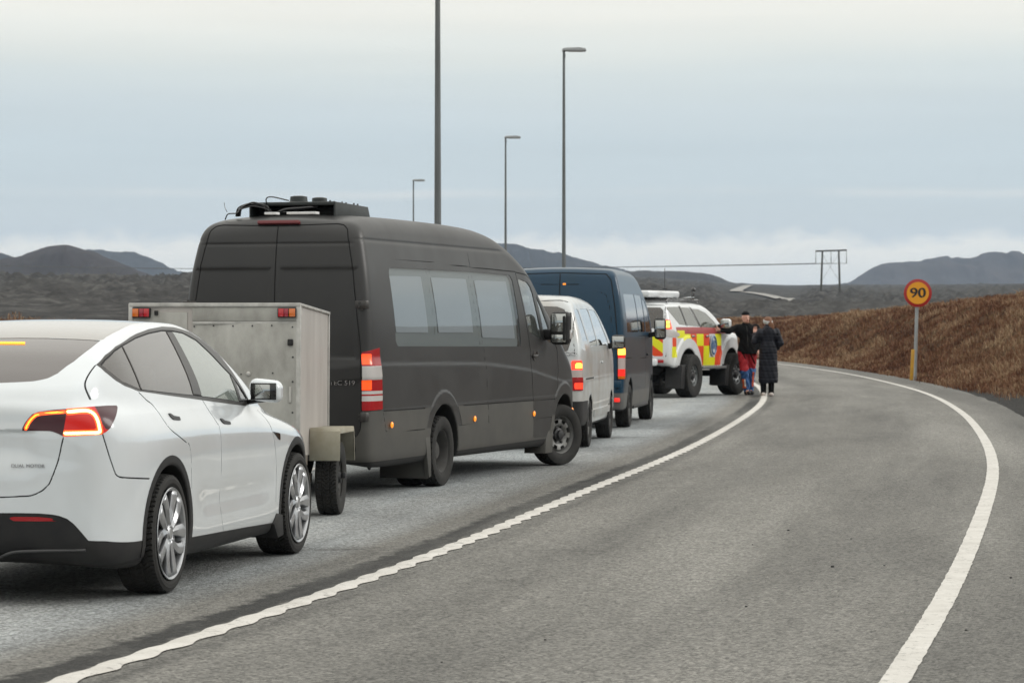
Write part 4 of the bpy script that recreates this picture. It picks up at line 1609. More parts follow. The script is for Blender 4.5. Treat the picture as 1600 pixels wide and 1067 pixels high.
    s.region('side_camera', below([(2.262, .880), (2.438, .860), (2.424, .814), (2.388, .822)]), side, ['body'])
    s.region('reflector', below([(.275, .511), (.460, .511), (.527, .506), (.585, .489), (.460, .487), (.315, .487)], 'ayz'), lambda c, n: c[:, 0] < -.6, ['bumper_low'])
    pt = ['body', 'tailgate', 'bumper', 'door_rear', 'door_front', 'bonnet']
    w = .0045
    for path, ax, wh in (([(.674, 1.366)] + [(p[0], p[1]) for p in tg[6:11]], 'ayz', lambda c, n: c[:, 0] < -.2),
                         ([(.605, .966), (.595, .930), (.570, .821), (.527, .707), (.505, .680), (.478, .658), (.422, .633), (.349, .627), (.236, .621), (-.2, .618)], 'ayz', lambda c, n: c[:, 0] < -.6),
                         (bq, 'cz', lambda c, n: (c[:, 0] < -.3) & (c[:, 2] > .6)),
                         (rd[1:9], 'xz', side), (rd[10:], 'xz', side), (fd[8:14], 'xz', side)):
        s.region('gap', below(path, ax, False, 8, w if ax != 'ayz' else 0.0042), wh, pt)
    P = lambda n, l, m, **k: part(s, n, l, M[m], root, **k)
    P('body', 'body', 'white_paint', rim=.012)
    P('shut_line', 'gap', 'gap', off=-.006, rim=0)
    tgo = P('tailgate', 'tailgate', 'white_paint')
    P('bumper', 'bumper', 'white_paint')
    s.region('bumper_front', lambda x, y, z: 1. - x, None, ['bumper_low'])
    lb = P('bumper_trim', 'bumper_low', 'plastic', off=-.001)
    P('bumper_trim', 'bumper_front', 'plastic', off=-.001)
    for sd in (-1, 1):
        part(s, 'reflector', 'reflector', M['red_lens'], lb, side=sd, off=.002)
    P('bonnet', 'bonnet', 'white_paint')
    P('underbody', ['under', 'well'], 'well', rim=0)
    for sd in (-1, 1):
        for cx, cz_ in HUBS:
            sub = s.take('arch', sd, .004, .03)
            k = (np.abs(sub[0][:, 0] - cx) < .8)
            F = sub[1][k[sub[1]].all(1)]
            LN = sub[2].reshape(-1, 3, 3)[k[sub[1]].all(1)].reshape(-1, 3)
            raw('arch_trim', sub[0], F, M['plastic'], root, LN=LN)
        P('sill', 'sill', 'plastic', side=sd, off=.002)
        wt = P('window_trim', 'trim', 'trim', side=sd, off=.001)
        part(s, 'inner_seal', 'inner_seal', M['gap'], wt, side=sd, off=-.002, rim=0)
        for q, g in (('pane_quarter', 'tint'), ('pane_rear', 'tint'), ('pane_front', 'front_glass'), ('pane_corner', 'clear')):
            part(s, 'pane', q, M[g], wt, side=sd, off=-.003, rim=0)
        for d, h in (('door_rear', 'handle_rear'), ('door_front', 'handle_front')):
            o = P('door', d, 'white_paint', side=sd)
            part(s, 'handle', h, M['darkmetal'], o, side=sd, off=.006, rim=.008)
        P('side_camera', 'side_camera', 'gloss_black', side=sd, off=.004)
        tl = P('tail_light', ['lamp_mid'], 'red_glow', side=sd, off=.002)
        part(s, 'inner_lens', 'lamp_in', M['dark_lens'], tl, side=sd, off=.002)
        part(s, 'outer_lens', 'lamp_out', M['dark_lens'], tl, side=sd, off=.002)
        part(s, 'light_strip', 'led_in', M['led_red'], tl, side=sd, off=.003, rim=0)
        part(s, 'light_strip', 'led_mid', M['led_red'], tl, side=sd, off=.003, rim=0)
        part(s, 'light_core', 'core_in', M['led_amber'], tl, side=sd, off=.003, rim=0)
        part(s, 'light_core', 'core_mid', M['led_white'], tl, side=sd, off=.003, rim=0)
    P('rear_window', 'rear_glass', 'back_glass', off=-.003)
    P('glass_roof', 'roof_glass', 'roof_glass', off=-.001)
    P('windscreen', 'windscreen', 'clear', off=-.003)
    P('cabin_lining', ['body', 'tailgate', 'bonnet', 'door_rear', 'door_front', 'roof_glass', 'gap', 'bumper'], 'lining', off=-.05, rim=0)
    # cabin
    seats(root, [(1.35, -.38, .52), (1.35, .38, .52), (.30, 0, 1.25)], .42, M['seat'])
    b = MB()
    b.box((2.05, 0, .86), (.45, 1.5, .16), bev=.06)
    b.obj('dashboard', M['lining'], root)
    b = MB()
    b.lathe([(.17, 0), (.185, .012), (.19, 0), (.185, -.012)], 28, 'x', (0, 0, 0), True)
    b.box((0, 0, 0), (.03, .34, .05), bev=.01)
    o = b.obj('steering_wheel', M['gloss_black'], root)
    o.location = (1.82, .38, .93)
    o.rotation_euler = (0, R(-24), 0)
    # door mirrors
    for sd in (-1, 1):
        c = (1.93, sd * .985, 1.165)
        def fm(x, y, z):
            yy = y * sd
            tp = (yy - .985) / .1
            return rbox(x, yy, z + .010 * tp, (1.935 + .0 * x, .985, 1.165), (.15, .215, .150), .055)
        mo = blob('door_mirror', fm, (1.82, min(sd * .85, sd * 1.12), 1.06), (2.05, max(sd * .85, sd * 1.12), 1.27), .008, M['white_paint'], root)
        b = MB()
        b.box((1.862, sd * .985, 1.160), (.012, .175, .112), bev=.004)
        b.obj('mirror_surround', M['gloss_black'], mo)
        b = MB()
        b.box((1.855, sd * .992, 1.160), (.006, .125, .092), Matrix.Rotation(R(-6 * sd), 3, 'Z'), bev=.003)
        b.obj('mirror_glass', M['mirror'], mo)
        b = MB()
        b.bar((1.95, sd * .84, 1.085), (1.94, sd * .98, 1.105), .05, .035, .01)
        b.obj('mirror_arm', M['gloss_black'], mo)
    b = MB()
    b.tube(crom([(-.865, .72, .323), (-.897, .447, .317), (-.893, .313, .309), (-.885, .25, .292), (-.86, .18, .268), (-.86, 0, .262), (-.86, -.18, .268), (-.885, -.25, .292), (-.893, -.313, .309), (-.897, -.447, .317), (-.865, -.72, .323)], 6, False), .009, 8)
    b.obj('bumper_lip', mat('lip_plastic', (.05, .05, .052), .45), root)
    # mud flaps behind the front wheels
    for sd in (-1, 1):
        b = MB()
        b.prism([(2.36, .32), (2.52, .30), (2.54, .16), (2.40, .15), (2.30, .25)], 'y', sd * .935, sd * .70, .004)
        b.obj('mud_flap', M['plastic'], root)
    # stop lamp behind the rear window: a row of lit cells
    b = MB()
    for k in range(25):
        y = -.168 + k * .014
        b.box((-.384 + .05 * y * y, y, 1.4935 - .02 * y * y), (.008, .0105, .012), Matrix.Rotation(R(40), 3, 'Y'))
    b.obj('stop_lamp', M['led_amber'], root)
    Mx = Matrix.Translation((-.9305, -.40, .800)) @ Matrix.Rotation(R(3.5), 4, 'Z') @ Matrix.Rotation(R(-90), 4, 'Z') @ Matrix.Rotation(R(90), 4, 'X')
    text('badge', 'DUAL MOTOR', .027, Mx, M['chrome'], root, .0015, 0, 1.12)
    for x in (0, 2.89):
        for y in (-.825, .825):
            wheel_at(root, x, y, .357, turbine_wheel)
    return root


M['roof_glass'] = mat('roof_glass', (.20, .185, .165), .16, coat=1., spec=.8)  # cream base colour paints in the sky reflected by dark glass
M['back_glass'] = glass('back_glass', (.05, .047, .046), .34, (.30, .26, .245))  # brown diffuse share stands in for the sky mirrored in this window
build_car()
# ---------------------------------------------------------------- outline of the tall grey passenger van
def van_field():
    prof = Prof(crom([(-2.10, .50), (-2.12, .8), (-2.115, 1.3), (-2.085, 1.9), (-2.03, 2.35), (-1.97, 2.55), (-1.80, 2.625), (-1.3, 2.665), (0, 2.675), (1.3, 2.665), (2.0, 2.625), (2.5, 2.54), (2.95, 2.40), (3.38, 2.22), (3.8, 1.93), (4.2, 1.60), (4.45, 1.42), (4.75, 1.23), (5.0, 1.01), (5.14, .80), (5.22, .55), (5.15, .33), (4.9, .29), (3, .31), (0, .33), (-1.7, .33), (-2.03, .38)], 10), res=.02)
    plan = Prof(crom([(5.24, 0), (5.20, .4), (5.07, .75), (4.8, .93), (4.3, .985), (3.0, .99), (0, .99), (-1.4, .985), (-1.95, .955), (-2.09, .90), (-2.125, .8), (-2.13, .4), (-2.13, 0), (-2.1, -.6), (2, -.9), (5.2, -.5)], 10), res=.02)
    wz = table([.2, .34, .55, .8, 1.2, 1.6, 2.0, 2.3, 2.5, 2.62, 2.8], [.93, .965, .985, .985, .975, .952, .902, .850, .805, .765, .68])
    cr = table([-2.2, 0, 1.3, 2.06, 2.98, 3.6, 4.3, 5.0, 5.4], [1.24, 1.22, 1.20, 1.165, 1.11, 1.04, .97, .97, .97])

    def f(x, y, z):
        ay = np.abs(y)
        w = wz(z)
        w = w + .010 * sstep(.02, -.02, z - cr(x)) * sstep(.78, .82, z)
        w = w + .014 * sstep(.815, .79, z) * sstep(-2.2, -1.6, x)
        # flared arches
        for cx in (0, 4.325):
            r = np.sqrt((x - cx) ** 2 + (z - .36) ** 2)
            w = w + .022 * sstep(.60, .575, r) * sstep(.72, .80, z)
        w = w - .006 * np.exp(-((z - 2.395) / .012) ** 2) * sstep(2.6, 2.2, x)
        nose = sstep(3.0, 4.3, x) * sstep(1.4, 2.2, z) * .10
        a = smax(prof(x, z + .085 * ay ** 2), ay - w + nose, .13)
        a = smax(a, plan(x, ay), .08)
        # windscreen bows back towards the pillars
        for cx in (0, 4.325):
            rr = np.sqrt((x - cx) ** 2 + (z - .36) ** 2) - .455
            a = smax(a, -np.maximum(rr, .60 - ay), .02)
        # recessed fields of the rear doors
        q = np.maximum(np.maximum(ay - .80, .06 - ay), np.maximum(z - 2.12, 1.30 - z))
        a = np.where(x < -1.8, a + .009 * sstep(.03, -.012, q), a)
        a = np.where(x < -1.8, a + .006 * sstep(.012, -.012, np.abs(z - 2.36) - .012) * sstep(.80, .70, ay), a)
        a = np.where(x < -1.8, a - .012 * sstep(1.22, 1.12, z - .10 * ay) * sstep(1.0, 1.02, z - .10 * ay), a)
        return a
    return f
# ---------------------------------------------------------------- matt grey high-roof passenger van
def band(path, w, ax='xz', curve=0):
    return below(path, ax, False, curve, w)


def lights_row(skin, root, name, tlab, fields, m_def, where, side=-1, off=.004, rim=.01):
    """a lamp cluster: base lens plus named rows [(label, field, material)]"""
    for lab, fld, _ in fields:
        skin.region(lab, fld, where, [tlab])


M['van_paint'] = mat('matt_grey_paint', (.0205, .0208, .0215), .40, var=.55, col2=(.031, .0305, .030), vscale=1.3, rvar=.12, detail=9., spec=.45)
M['van_clad'] = mat('dusty_cladding', (.046, .0452, .042), .60, var=.5, col2=(.072, .069, .061), vscale=2.2, detail=8.)
M['van_glass'] = glass('van_glass', (.80, .84, .86), .16, (.30, .33, .34), .03, 1.4, .75)
M['film'] = glass('sky_sheen', (.80, .84, .88), .72, (.70, .75, .80), .3, 1.4, .5)  # added pale layer, painted in for sky seen in the side panes
M['liner'] = mat('window_liner', (.27, .30, .30), .7)
M['steel_wheel'] = mat('steel_wheel', (.24, .245, .245), .5, metal=.35, var=.5, col2=(.13, .125, .115), vscale=9)
M['dusty_wheel'] = mat('dusty_wheel', (.065, .063, .06), .8, var=.4, vscale=9)
M['white_scrap'] = mat('white_plate', (.7, .7, .7), .5)
M['dull_red'] = mat('dull_red_lens', (.14, .018, .022), .35)
M['led_orange'] = lamp('bulb_orange', (1, .075, .008), 1.25)


def van_wheel(front):
    def mk(w):
        if front:
            tyre(.352, .215, .218, w, nt=220, pat='rib')
            steel_rim(.218, .215, w, M['steel_wheel'], holes=8, hub=.055, dish=.05)
        else:
            tyre(.352, .20, .218, w, nt=220, pat='block')
            b = MB()
            y0 = -.09
            b.lathe([(.226, y0), (.228, y0 + .008), (.205, y0 + .02), (.19, y0 + .05), (.178, y0 + .13), (.13, y0 + .15), (.11, y0 + .15), (.10, y0 + .08), (.07, y0 + .06), (.001, y0 + .06)], 48)
            b.obj('rim', M['dusty_wheel'], w)
            V, F = tyre_arrays(.352, .20, .218, 160)
            V = V + np.array([0, .235, 0])
            raw('inner_tyre', V, F, M['rubber'], w, sharp=R(28))
    return mk


def build_van():
    root = empty('passenger_van', (-1.602, 27.697, 0), R(90 - 17.2), 'matt dark grey high-roof van with a rooftop cooling unit, front wheels turned outwards', 'van')
    s = Skin(*nets(van_field(), (-2.25, -1.08, .2), (5.45, 1.08, 2.8), .02))
    side = lambda c, n: (np.abs(c[:, 1]) > .6) & (c[:, 0] > -1.99)
    rear = lambda c, n: (c[:, 0] < -1.85) & (n[:, 0] < -.3)
    for cx in (0, 4.325):
        rr = lambda x, y, z, cx=cx: np.sqrt((x - cx) ** 2 + (z - .36) ** 2)
        s.region('well', lambda x, y, z: rr(x, y, z) - .459, lambda c, n: np.abs(c[:, 1]) > .57, ['body'])
        s.region('arch', lambda x, y, z: rr(x, y, z) - .595, lambda c, n: (np.abs(c[:, 1]) > .72) & (c[:, 2] > .585), ['body'])
    s.region('under', lambda x, y, z: z - .335, None, ['body', 'well'])
    # side windows
    win = [(-1.40, 2.10), (-1.36, 2.151), (-.18, 2.155), (1.147, 2.158), (2.48, 2.144), (2.56, 2.10), (2.665, 1.42), (2.63, 1.373), (1.33, 1.382), (-.103, 1.392), (-1.33, 1.401), (-1.385, 1.45)]
    m1, m2 = ((-.18, 2.155), (-.103, 1.392)), ((1.147, 2.158), (1.33, 1.382))
    s.region('win', below(win), side, ['body'])
    for lab, P in (('view', [(-1.33, 2.075), (-.40, 2.085), (-.345, 1.53), (-1.285, 1.535)]), ('view', [(-.09, 2.08), (1.02, 2.083), (1.085, 1.53), (-.03, 1.532)]), ('view', [(1.30, 2.075), (2.40, 2.08), (2.54, 1.46), (1.39, 1.475)])):
        s.region(lab, lambda x, y, z, P=P: pdist(P, x, z) - .0, side, ['win'])
    s.region('seam_w', fmax(band(m1, .006)), side, ['win', 'view'])
    s.region('seam_w', band(m2, .006), side, ['win', 'view'])
    fw = [(2.775, 2.09), (2.81, 2.112), (3.10, 2.079), (3.22, 2.03), (3.287, 1.96), (3.462, 1.438), (3.00, 1.525), (2.96, 1.56)]
    fq = [(3.429, 1.946), (3.586, 1.809), (3.838, 1.452), (3.829, 1.40), (3.555, 1.455)]
    s.region('fwin', below(fw), side, ['body'])
    s.region('fqw', below(fq), side, ['body'])
    s.region('screen', lambda x, y, z: np.maximum(np.maximum(1.50 - z, z - 2.28), np.abs(y) - .78), lambda c, n: (c[:, 0] > 3.0) & (n[:, 0] > .3), ['body'])
    # panels
    dr = [(0, 2.53), (.58, 2.545), (.645, 2.533), (.69, 2.491), (.76, 2.168), (.855, 1.421), (.866, 1.1), (.866, .752), (.856, .637), (.825, .579), (.753, .549), (0, .54)]
    s.region('rear_door', below(dr + [(-.02, .54), (-.02, 2.53)], 'ayz'), rear, ['body'])
    fd = [(2.714, 2.179), (2.862, 1.713), (2.997, 1.349), (3.065, .801), (3.092, .359), (3.70, .35), (3.795, .597), (4.02, .88), (4.085, 1.09), (4.047, 1.341), (3.88, 1.43), (3.60, 1.83), (3.32, 2.10), (3.12, 2.16)]
    s.region('front_door', below(fd), side, ['body', 'arch'])
    tl = [(-2.3, 1.335), (-2.088, 1.351), (-1.837, 1.392), (-1.825, 1.232), (-1.796, 1.093), (-1.791, .816), (-2.3, .806)]
    s.region('lamp', below([(.78, 1.345), (.80, 1.351), (.868, 1.351)] + [(p[0] * .643 + .95 * .766, p[1]) for p in tl[2:6]] + [(.875 * .766 - 2.093 * .643, .810)], 'xz') if 0 else below(cz([(-2.092, .869, 1.351), (-1.837, .947, 1.392), (-1.84, .963, 1.232), (-1.796, .958, 1.093), (-1.791, .961, .816), (-2.093, .871, .810)]), 'cz'), lambda c, n: (c[:, 0] < -1.7) & (c[:, 2] > .7) & (c[:, 2] < 1.5), ['body', 'rear_door'])
    LW = lambda c, n: (c[:, 0] < -1.7)
    sv = lambda x, y: np.abs(y) * .766 + x * .643
    sm = .938 * .766 - 2.02 * .643
    zc = lambda a, b: (lambda x, y, z: np.maximum(a - z, z - b))
    s.region('l_white', zc(1.098, 1.222), LW, ['lamp'])
    s.region('l_w2', zc(.962, .992), LW, ['lamp'])
    s.region('l_w2', zc(.897, .947), LW, ['lamp'])
    s.region('l_bulb', fmax(zc(1.236, 1.335), lambda x, y, z: sv(x, y) - sm), LW, ['lamp'])
    s.region('l_bulb2', fmax(zc(1.002, 1.094), lambda x, y, z: sv(x, y) - sm), LW, ['lamp'])
    s.region('clad', lambda x, y, z: z - np.interp(x, [-1.8, 4], [.800, .770]), lambda c, n: (np.abs(c[:, 1]) > .7) & (c[:, 0] > -1.76) & (c[:, 0] < 4.05), ['body'])
    s.region('bumper', lambda x, y, z: np.maximum(z - .805, x + 1.70), lambda c, n: (c[:, 0] < -1.6), ['body'])
    s.region('front_bumper', lambda x, y, z: np.maximum(z - .62, 4.60 - x), None, ['body'])
    w = .006
    allp = ['body', 'rear_door', 'front_door', 'clad', 'bumper', 'arch']
    for path, ax, wh in ((dr, 'ayz', rear), ([(0, .54), (0, 2.53)], 'ayz', rear)):
        s.region('gap', below(path, ax, False, 0, .0055), wh, allp)
    zz = lambda c, n: (np.abs(c[:, 1]) > .6)
    for path in ([(-1.98, 2.222), (-.145, 2.227), (1.167, 2.203), (2.70, 2.185)], [(1.152, 2.50), (1.139, 2.20)], [(1.330, 1.382), (1.388, 1.131), (1.417, .785), (1.445, .582)], [(2.714, 2.179), (2.862, 1.713), (2.997, 1.349), (3.065, .801), (3.092, .359)],
                 [(4.02, .88), (4.085, 1.09), (4.047, 1.341), (3.9, 1.42)], [(2.714, 2.179), (3.12, 2.16), (3.32, 2.10), (3.60, 1.83), (3.88, 1.43)],
                 [(-1.77, .800), (-.6, .793)], [(.6, .786), (3.9, .771)], [(-1.70, .605), (-.46, .583)], [(.46, .586), (3.79, .573)], [(-1.77, .80), (-1.70, .605)], [(1.417, .785), (1.445, .582)]):
        s.region('gap', band(path, w), lambda c, n: (np.abs(c[:, 1]) > .6) & (c[:, 0] > -2.0), allp)
    P = lambda n, l, m, **k: part(s, n, l, M[m], root, **k)
    P('body', ['body', 'arch'], 'van_paint', rim=.015)
    P('panel_seam', 'gap', 'gap', off=-.007, rim=0)
    P('underbody', ['under', 'well'], 'well', rim=0)
    P('rear_bumper', 'bumper', 'van_clad', off=.004, rim=.02)
    P('front_bumper', 'front_bumper', 'van_clad')
    P('windscreen', 'screen', 'van_glass', rim=0)
    for sd in (-1, 1):
        o = P('rear_door', 'rear_door', 'van_paint', side=sd)
        P('side_cladding', 'clad', 'van_clad', side=sd, off=.002)
        o = P('door', 'front_door', 'van_paint', side=sd)
        part(s, 'pane', 'fwin', M['clear'], o, side=sd, off=-.006, rim=0)
        part(s, 'pane', 'fqw', M['clear'], o, side=sd, off=-.006, rim=0)
        hb = MB()
        hb.box((3.15, sd * .972, 1.262), (.17, .03, .035), bev=.012)
        hb.cyl((3.15, sd * .955, 1.262), (3.15, sd * .968, 1.262), .055, n=20)
        hb.cyl((3.235, sd * .965, 1.30), (3.235, sd * .975, 1.30), .016, n=10)
        hb.obj('door_handle', M['trim'], o)
        # side windows: three panes over a dark liner with its openings
        r = s.take(['win', 'view'], sd, -.004, 0)
        cx = r[0][r[1]].mean(1)
        ml = lambda q, z: q[0][0] + (q[1][0] - q[0][0]) * (2.155 - z) / .77
        wn = P('side_window_seal', 'seam_w', 'gap', side=sd, off=-.006, rim=0)
        for k in range(3):
            msk = (cx[:, 0] > (ml(m1, cx[:, 2]) if k > 0 else -9)) & (cx[:, 0] < (ml(m1, cx[:, 2]) if k == 0 else 9))
            if k:
                msk &= (cx[:, 0] < ml(m2, cx[:, 2])) if k == 1 else (cx[:, 0] > ml(m2, cx[:, 2]))
            F = r[1][msk]
            u, inv = np.unique(F, return_inverse=True)
            raw('side_window', r[0][u], inv.reshape(-1, 3), M['van_glass'], root, LN=r[2].reshape(-1, 3, 3)[msk].reshape(-1, 3))
        P('window_sheen', 'view', 'film', side=sd, off=-.03, rim=0)
        P('window_liner', 'win', 'liner', side=sd, off=-.04, rim=.05)
        t = P('tail_light', 'lamp', 'red_lens', side=sd, off=.008, rim=.02)
        part(s, 'clear_band', 'l_white', M['clear_lens'], t, side=sd, off=.008)
        part(s, 'clear_strip', 'l_w2', M['clear_lens'], t, side=sd, off=.008)
        part(s, 'lit_bulb', 'l_bulb', M['led_orange'], t, side=sd, off=.008)
        part(s, 'lit_bulb', 'l_bulb2', M['led_orange'], t, side=sd, off=.008)
        for x, z in ((-1.60, .665), (.93, .642), (3.046, .630), (4.7, .62)):
            b = MB()
            yb = .992 if x < 4.5 else .955
            b.ball((x, sd * yb, z), .026, (1, .5, 1.15), 12)
            b.obj('side_marker', M['marker'], root)
        for z in (1.79, .755):
            b = MB()
            b.box((-2.075, sd * .865, z), (.05, .14, .078), Matrix.Rotation(R(sd * 22), 3, 'Z'), bev=.008)
            b.cyl((-2.09, sd * .875, z - .05), (-2.09, sd * .875, z + .05), .013, n=8)
            for q in (-.018, .018):
                b.cyl((-2.108, sd * .848, z + q), (-2.098, sd * .845, z + q), .009, n=8)
            b.obj('hinge', M['trim'], root)
        b = MB()
        b.prism([(-.455, .60), (-.42, .34), (-.41, .12), (-.48, .11), (-.54, .34), (-.62, .60)], 'y', sd * .93, sd * .975, .006)
        b.box((-.47, sd * .71, .33), (.014, .50, .46), bev=.003)
        b.obj('mud_flap', M['van_clad'], root)
        b = MB()
        b.prism([(3.80, .55), (3.86, .42), (3.83, .17), (3.55, .17), (3.58, .33)], 'y', sd * .97, sd * .72, .006)
        b.obj('mud_flap', M['van_clad'], root)
        # mirror: tall dark housing on a stalk
        mo = blob('door_mirror', lambda x, y, z: rbox(x, y * sd, z, (3.60, 1.135, 1.57), (.17, .225, .37), .06), (3.45, min(sd * .95, sd * 1.3), 1.3), (3.75, max(sd * .95, sd * 1.3), 1.85), .012, M['plastic'], root)
        b = MB()
        b.box((3.512, sd * 1.135, 1.63), (.008, .16, .20), Matrix.Rotation(R(sd * -9), 3, 'Z'), bev=.003)
        b.obj('mirror_glass', M['mirror'], mo)
        b = MB()
        b.box((3.512, sd * 1.135, 1.455), (.008, .16, .085), Matrix.Rotation(R(sd * -9), 3, 'Z'), bev=.003)
        b.obj('mirror_glass', M['mirror'], mo)
        b = MB()
        b.box((3.60, sd * 1.252, 1.50), (.07, .012, .10), bev=.005)
        b.obj('repeater', M['clear_lens'], mo)
        b = MB()
        b.box((3.63, sd * .995, 1.50), (.10, .16, .12), bev=.03)
        b.obj('mirror_arm', M['plastic'], mo)
    for x, fr in ((0, False), (4.325, True)):
        for y in (-.865, .865):
            wheel_at(root, x, y, .352, van_wheel(fr), -25 if fr else 0)
    P('cabin_lining', ['body', 'rear_door', 'front_door', 'clad', 'bumper', 'gap', 'arch'], 'lining', off=-.05, rim=0)
    seats(root, [(3.05, -.5, .5), (3.05, .45, .8), (1.7, .35, .9), (.7, .35, .9), (-.4, .35, .9), (-1.4, 0, 1.5)], .62, M['seat'])
    # rear trim
    b = MB()
    b.box((-1.975, 0, 2.562), (.05, .42, .035), Matrix.Rotation(R(20), 3, 'Y'), bev=.008)
    b.obj('stop_lamp', M['dull_red'], root)
    text('badge', 'TEC 519', .062, Matrix.Translation((-2.112, -.685, 1.066)) @ Matrix.Rotation(R(-90), 4, 'Z') @ Matrix.Rotation(R(90), 4, 'X'), M['chrome'], root, .003, 0, 1.15)
    b = MB()
    b.box((-2.02, 0, .50), (.16, 1.1, .10), bev=.02)
    b.box((-1.9, 0, .42), (.25, 1.3, .09), bev=.02)
    b.box((-2.03, 0, .455), (.16, 1.62, .05), bev=.01)
    b.cyl((-1.95, -.55, .36), (-1.55, -.55, .36), .045, n=12)
    b.tube([(-1.75, -.80, .42), (-1.76, -.80, .30), (-1.70, -.80, .26), (-1.66, -.80, .32)], .018, 8)
    b.obj('rear_step', M['plastic'], root)
    b = MB()
    b.cyl((0, -.75, .34), (0, .75, .34), .06, n=12)
    b.ball((0, 0, .34), .16, (1, 1, .9), 14)
    b.box((1.5, .3, .33), (1.2, .5, .16), bev=.03)
    b.cyl((0, 0, .36), (4.0, 0, .40), .05, n=10)
    b.obj('axle', M['well'], root)
    # rooftop cooling unit, seen from behind: low shell with an open mouth, fans and a coil of hoses
    AC = mat('unit_shell', (.026, .032, .032), .5, var=.4, vscale=6)
    zr = 2.655
    ux = -1.0
    b = MB()
    b.prism([(.30, zr - .0), (.26, zr + .10), (-.62, zr + .115), (-.62, zr + .08), (.0, zr + .075), (.05, zr - .0)], 'y', -.42, .42, .006)
    for sd in (-1, 1):
        b.prism([(-.64, zr + .113), (.25, zr + .098), (.34, zr - .05), (-.64, zr - .06)], 'y', sd * .42, sd * .44, .004)
    b.box((-.62, .0, zr + .098), (.05, .86, .034), bev=.006)
    u = b.obj('cooling_unit', AC, root)
    u.location = (ux, 0, 0)
    b = MB()
    b.box((-.25, 0, zr + .02), (.5, .80, .10), bev=.01)
    b.obj('coil_box', M['well'], u)
    for x, y, r_, h in ((-.42, .02, .085, .05), (-.18, -.10, .075, .045)):
        b = MB()
        b.lathe([(.17, 0), (.16, .010), (r_ + .02, .014), (r_, .026), (r_ * .95, h + .02), (r_ * .5, h + .028), (.001, h + .028)], 28, 'z', (x, y, zr + .105))
        b.obj('fan', AC, u)
    for k in range(6):
        b = MB()
        b.cyl((-.60 + .16 * k, -.37 + .02 * (k % 2), zr + .10), (-.60 + .16 * k, -.37 + .02 * (k % 2), zr + .128), .009, n=8)
        b.obj('bolt', M['trim'], u)
    rg = random.Random(4)
    for k in range(7):
        b = MB()
        y0, y1 = .52 - .01 * k + .03 * rg.random(), .22 + .06 * rg.random()
        h = .055 + .05 * rg.random()
        x = -.72 - .05 * rg.random()
        pts = [(x, y0, zr - .02), (x - .02, y0 - .03, zr + h * .6), (x, y0 - .10, zr + h), (x + .03, (y0 + y1) / 2 - .02, zr + h * (.9 + .3 * rg.random())), (x + .05, y1, zr + h * .7), (x + .06, y1 - .03, zr + .01), (x + .10, y1 - .02 - .06 * k * rg.random(), zr + .02)]
        b.tube(crom(pts, 8, False), .0075, 8)
        b.obj('hose', M['gloss_black'], u)
    for pts, r_ in (([(-.80, .62, zr - .05), (-.82, .58, zr + .00), (-.80, .50, zr + .01), (-.76, .46, zr + .06)], .006), ([(-.72, .16, zr - .01), (-.70, .05, zr + .04), (-.66, -.10, zr + .055), (-.60, -.25, zr + .07)], .014),
                    ([(-.64, .26, zr + .09), (-.66, .255, zr + .15), (-.64, .20, zr + .165), (-.60, .05, zr + .13)], .006), ([(-.80, .60, zr + .02), (-.80, .62, zr + .06), (-.80, .63, zr + .11)], .003)):
        b = MB()
        b.tube(crom(pts, 8, False), r_, 8)
        b.obj('hose', M['gloss_black'], u)
    for y in (-.10, .05):
        b = MB()
        b.box((-1.83, y * 2.0 - .38, zr - .045), (.10, .11 if y > 0 else .28, .022), bev=.003)
        b.obj('white_cover', M['white_scrap'], u)
    return root


build_van()


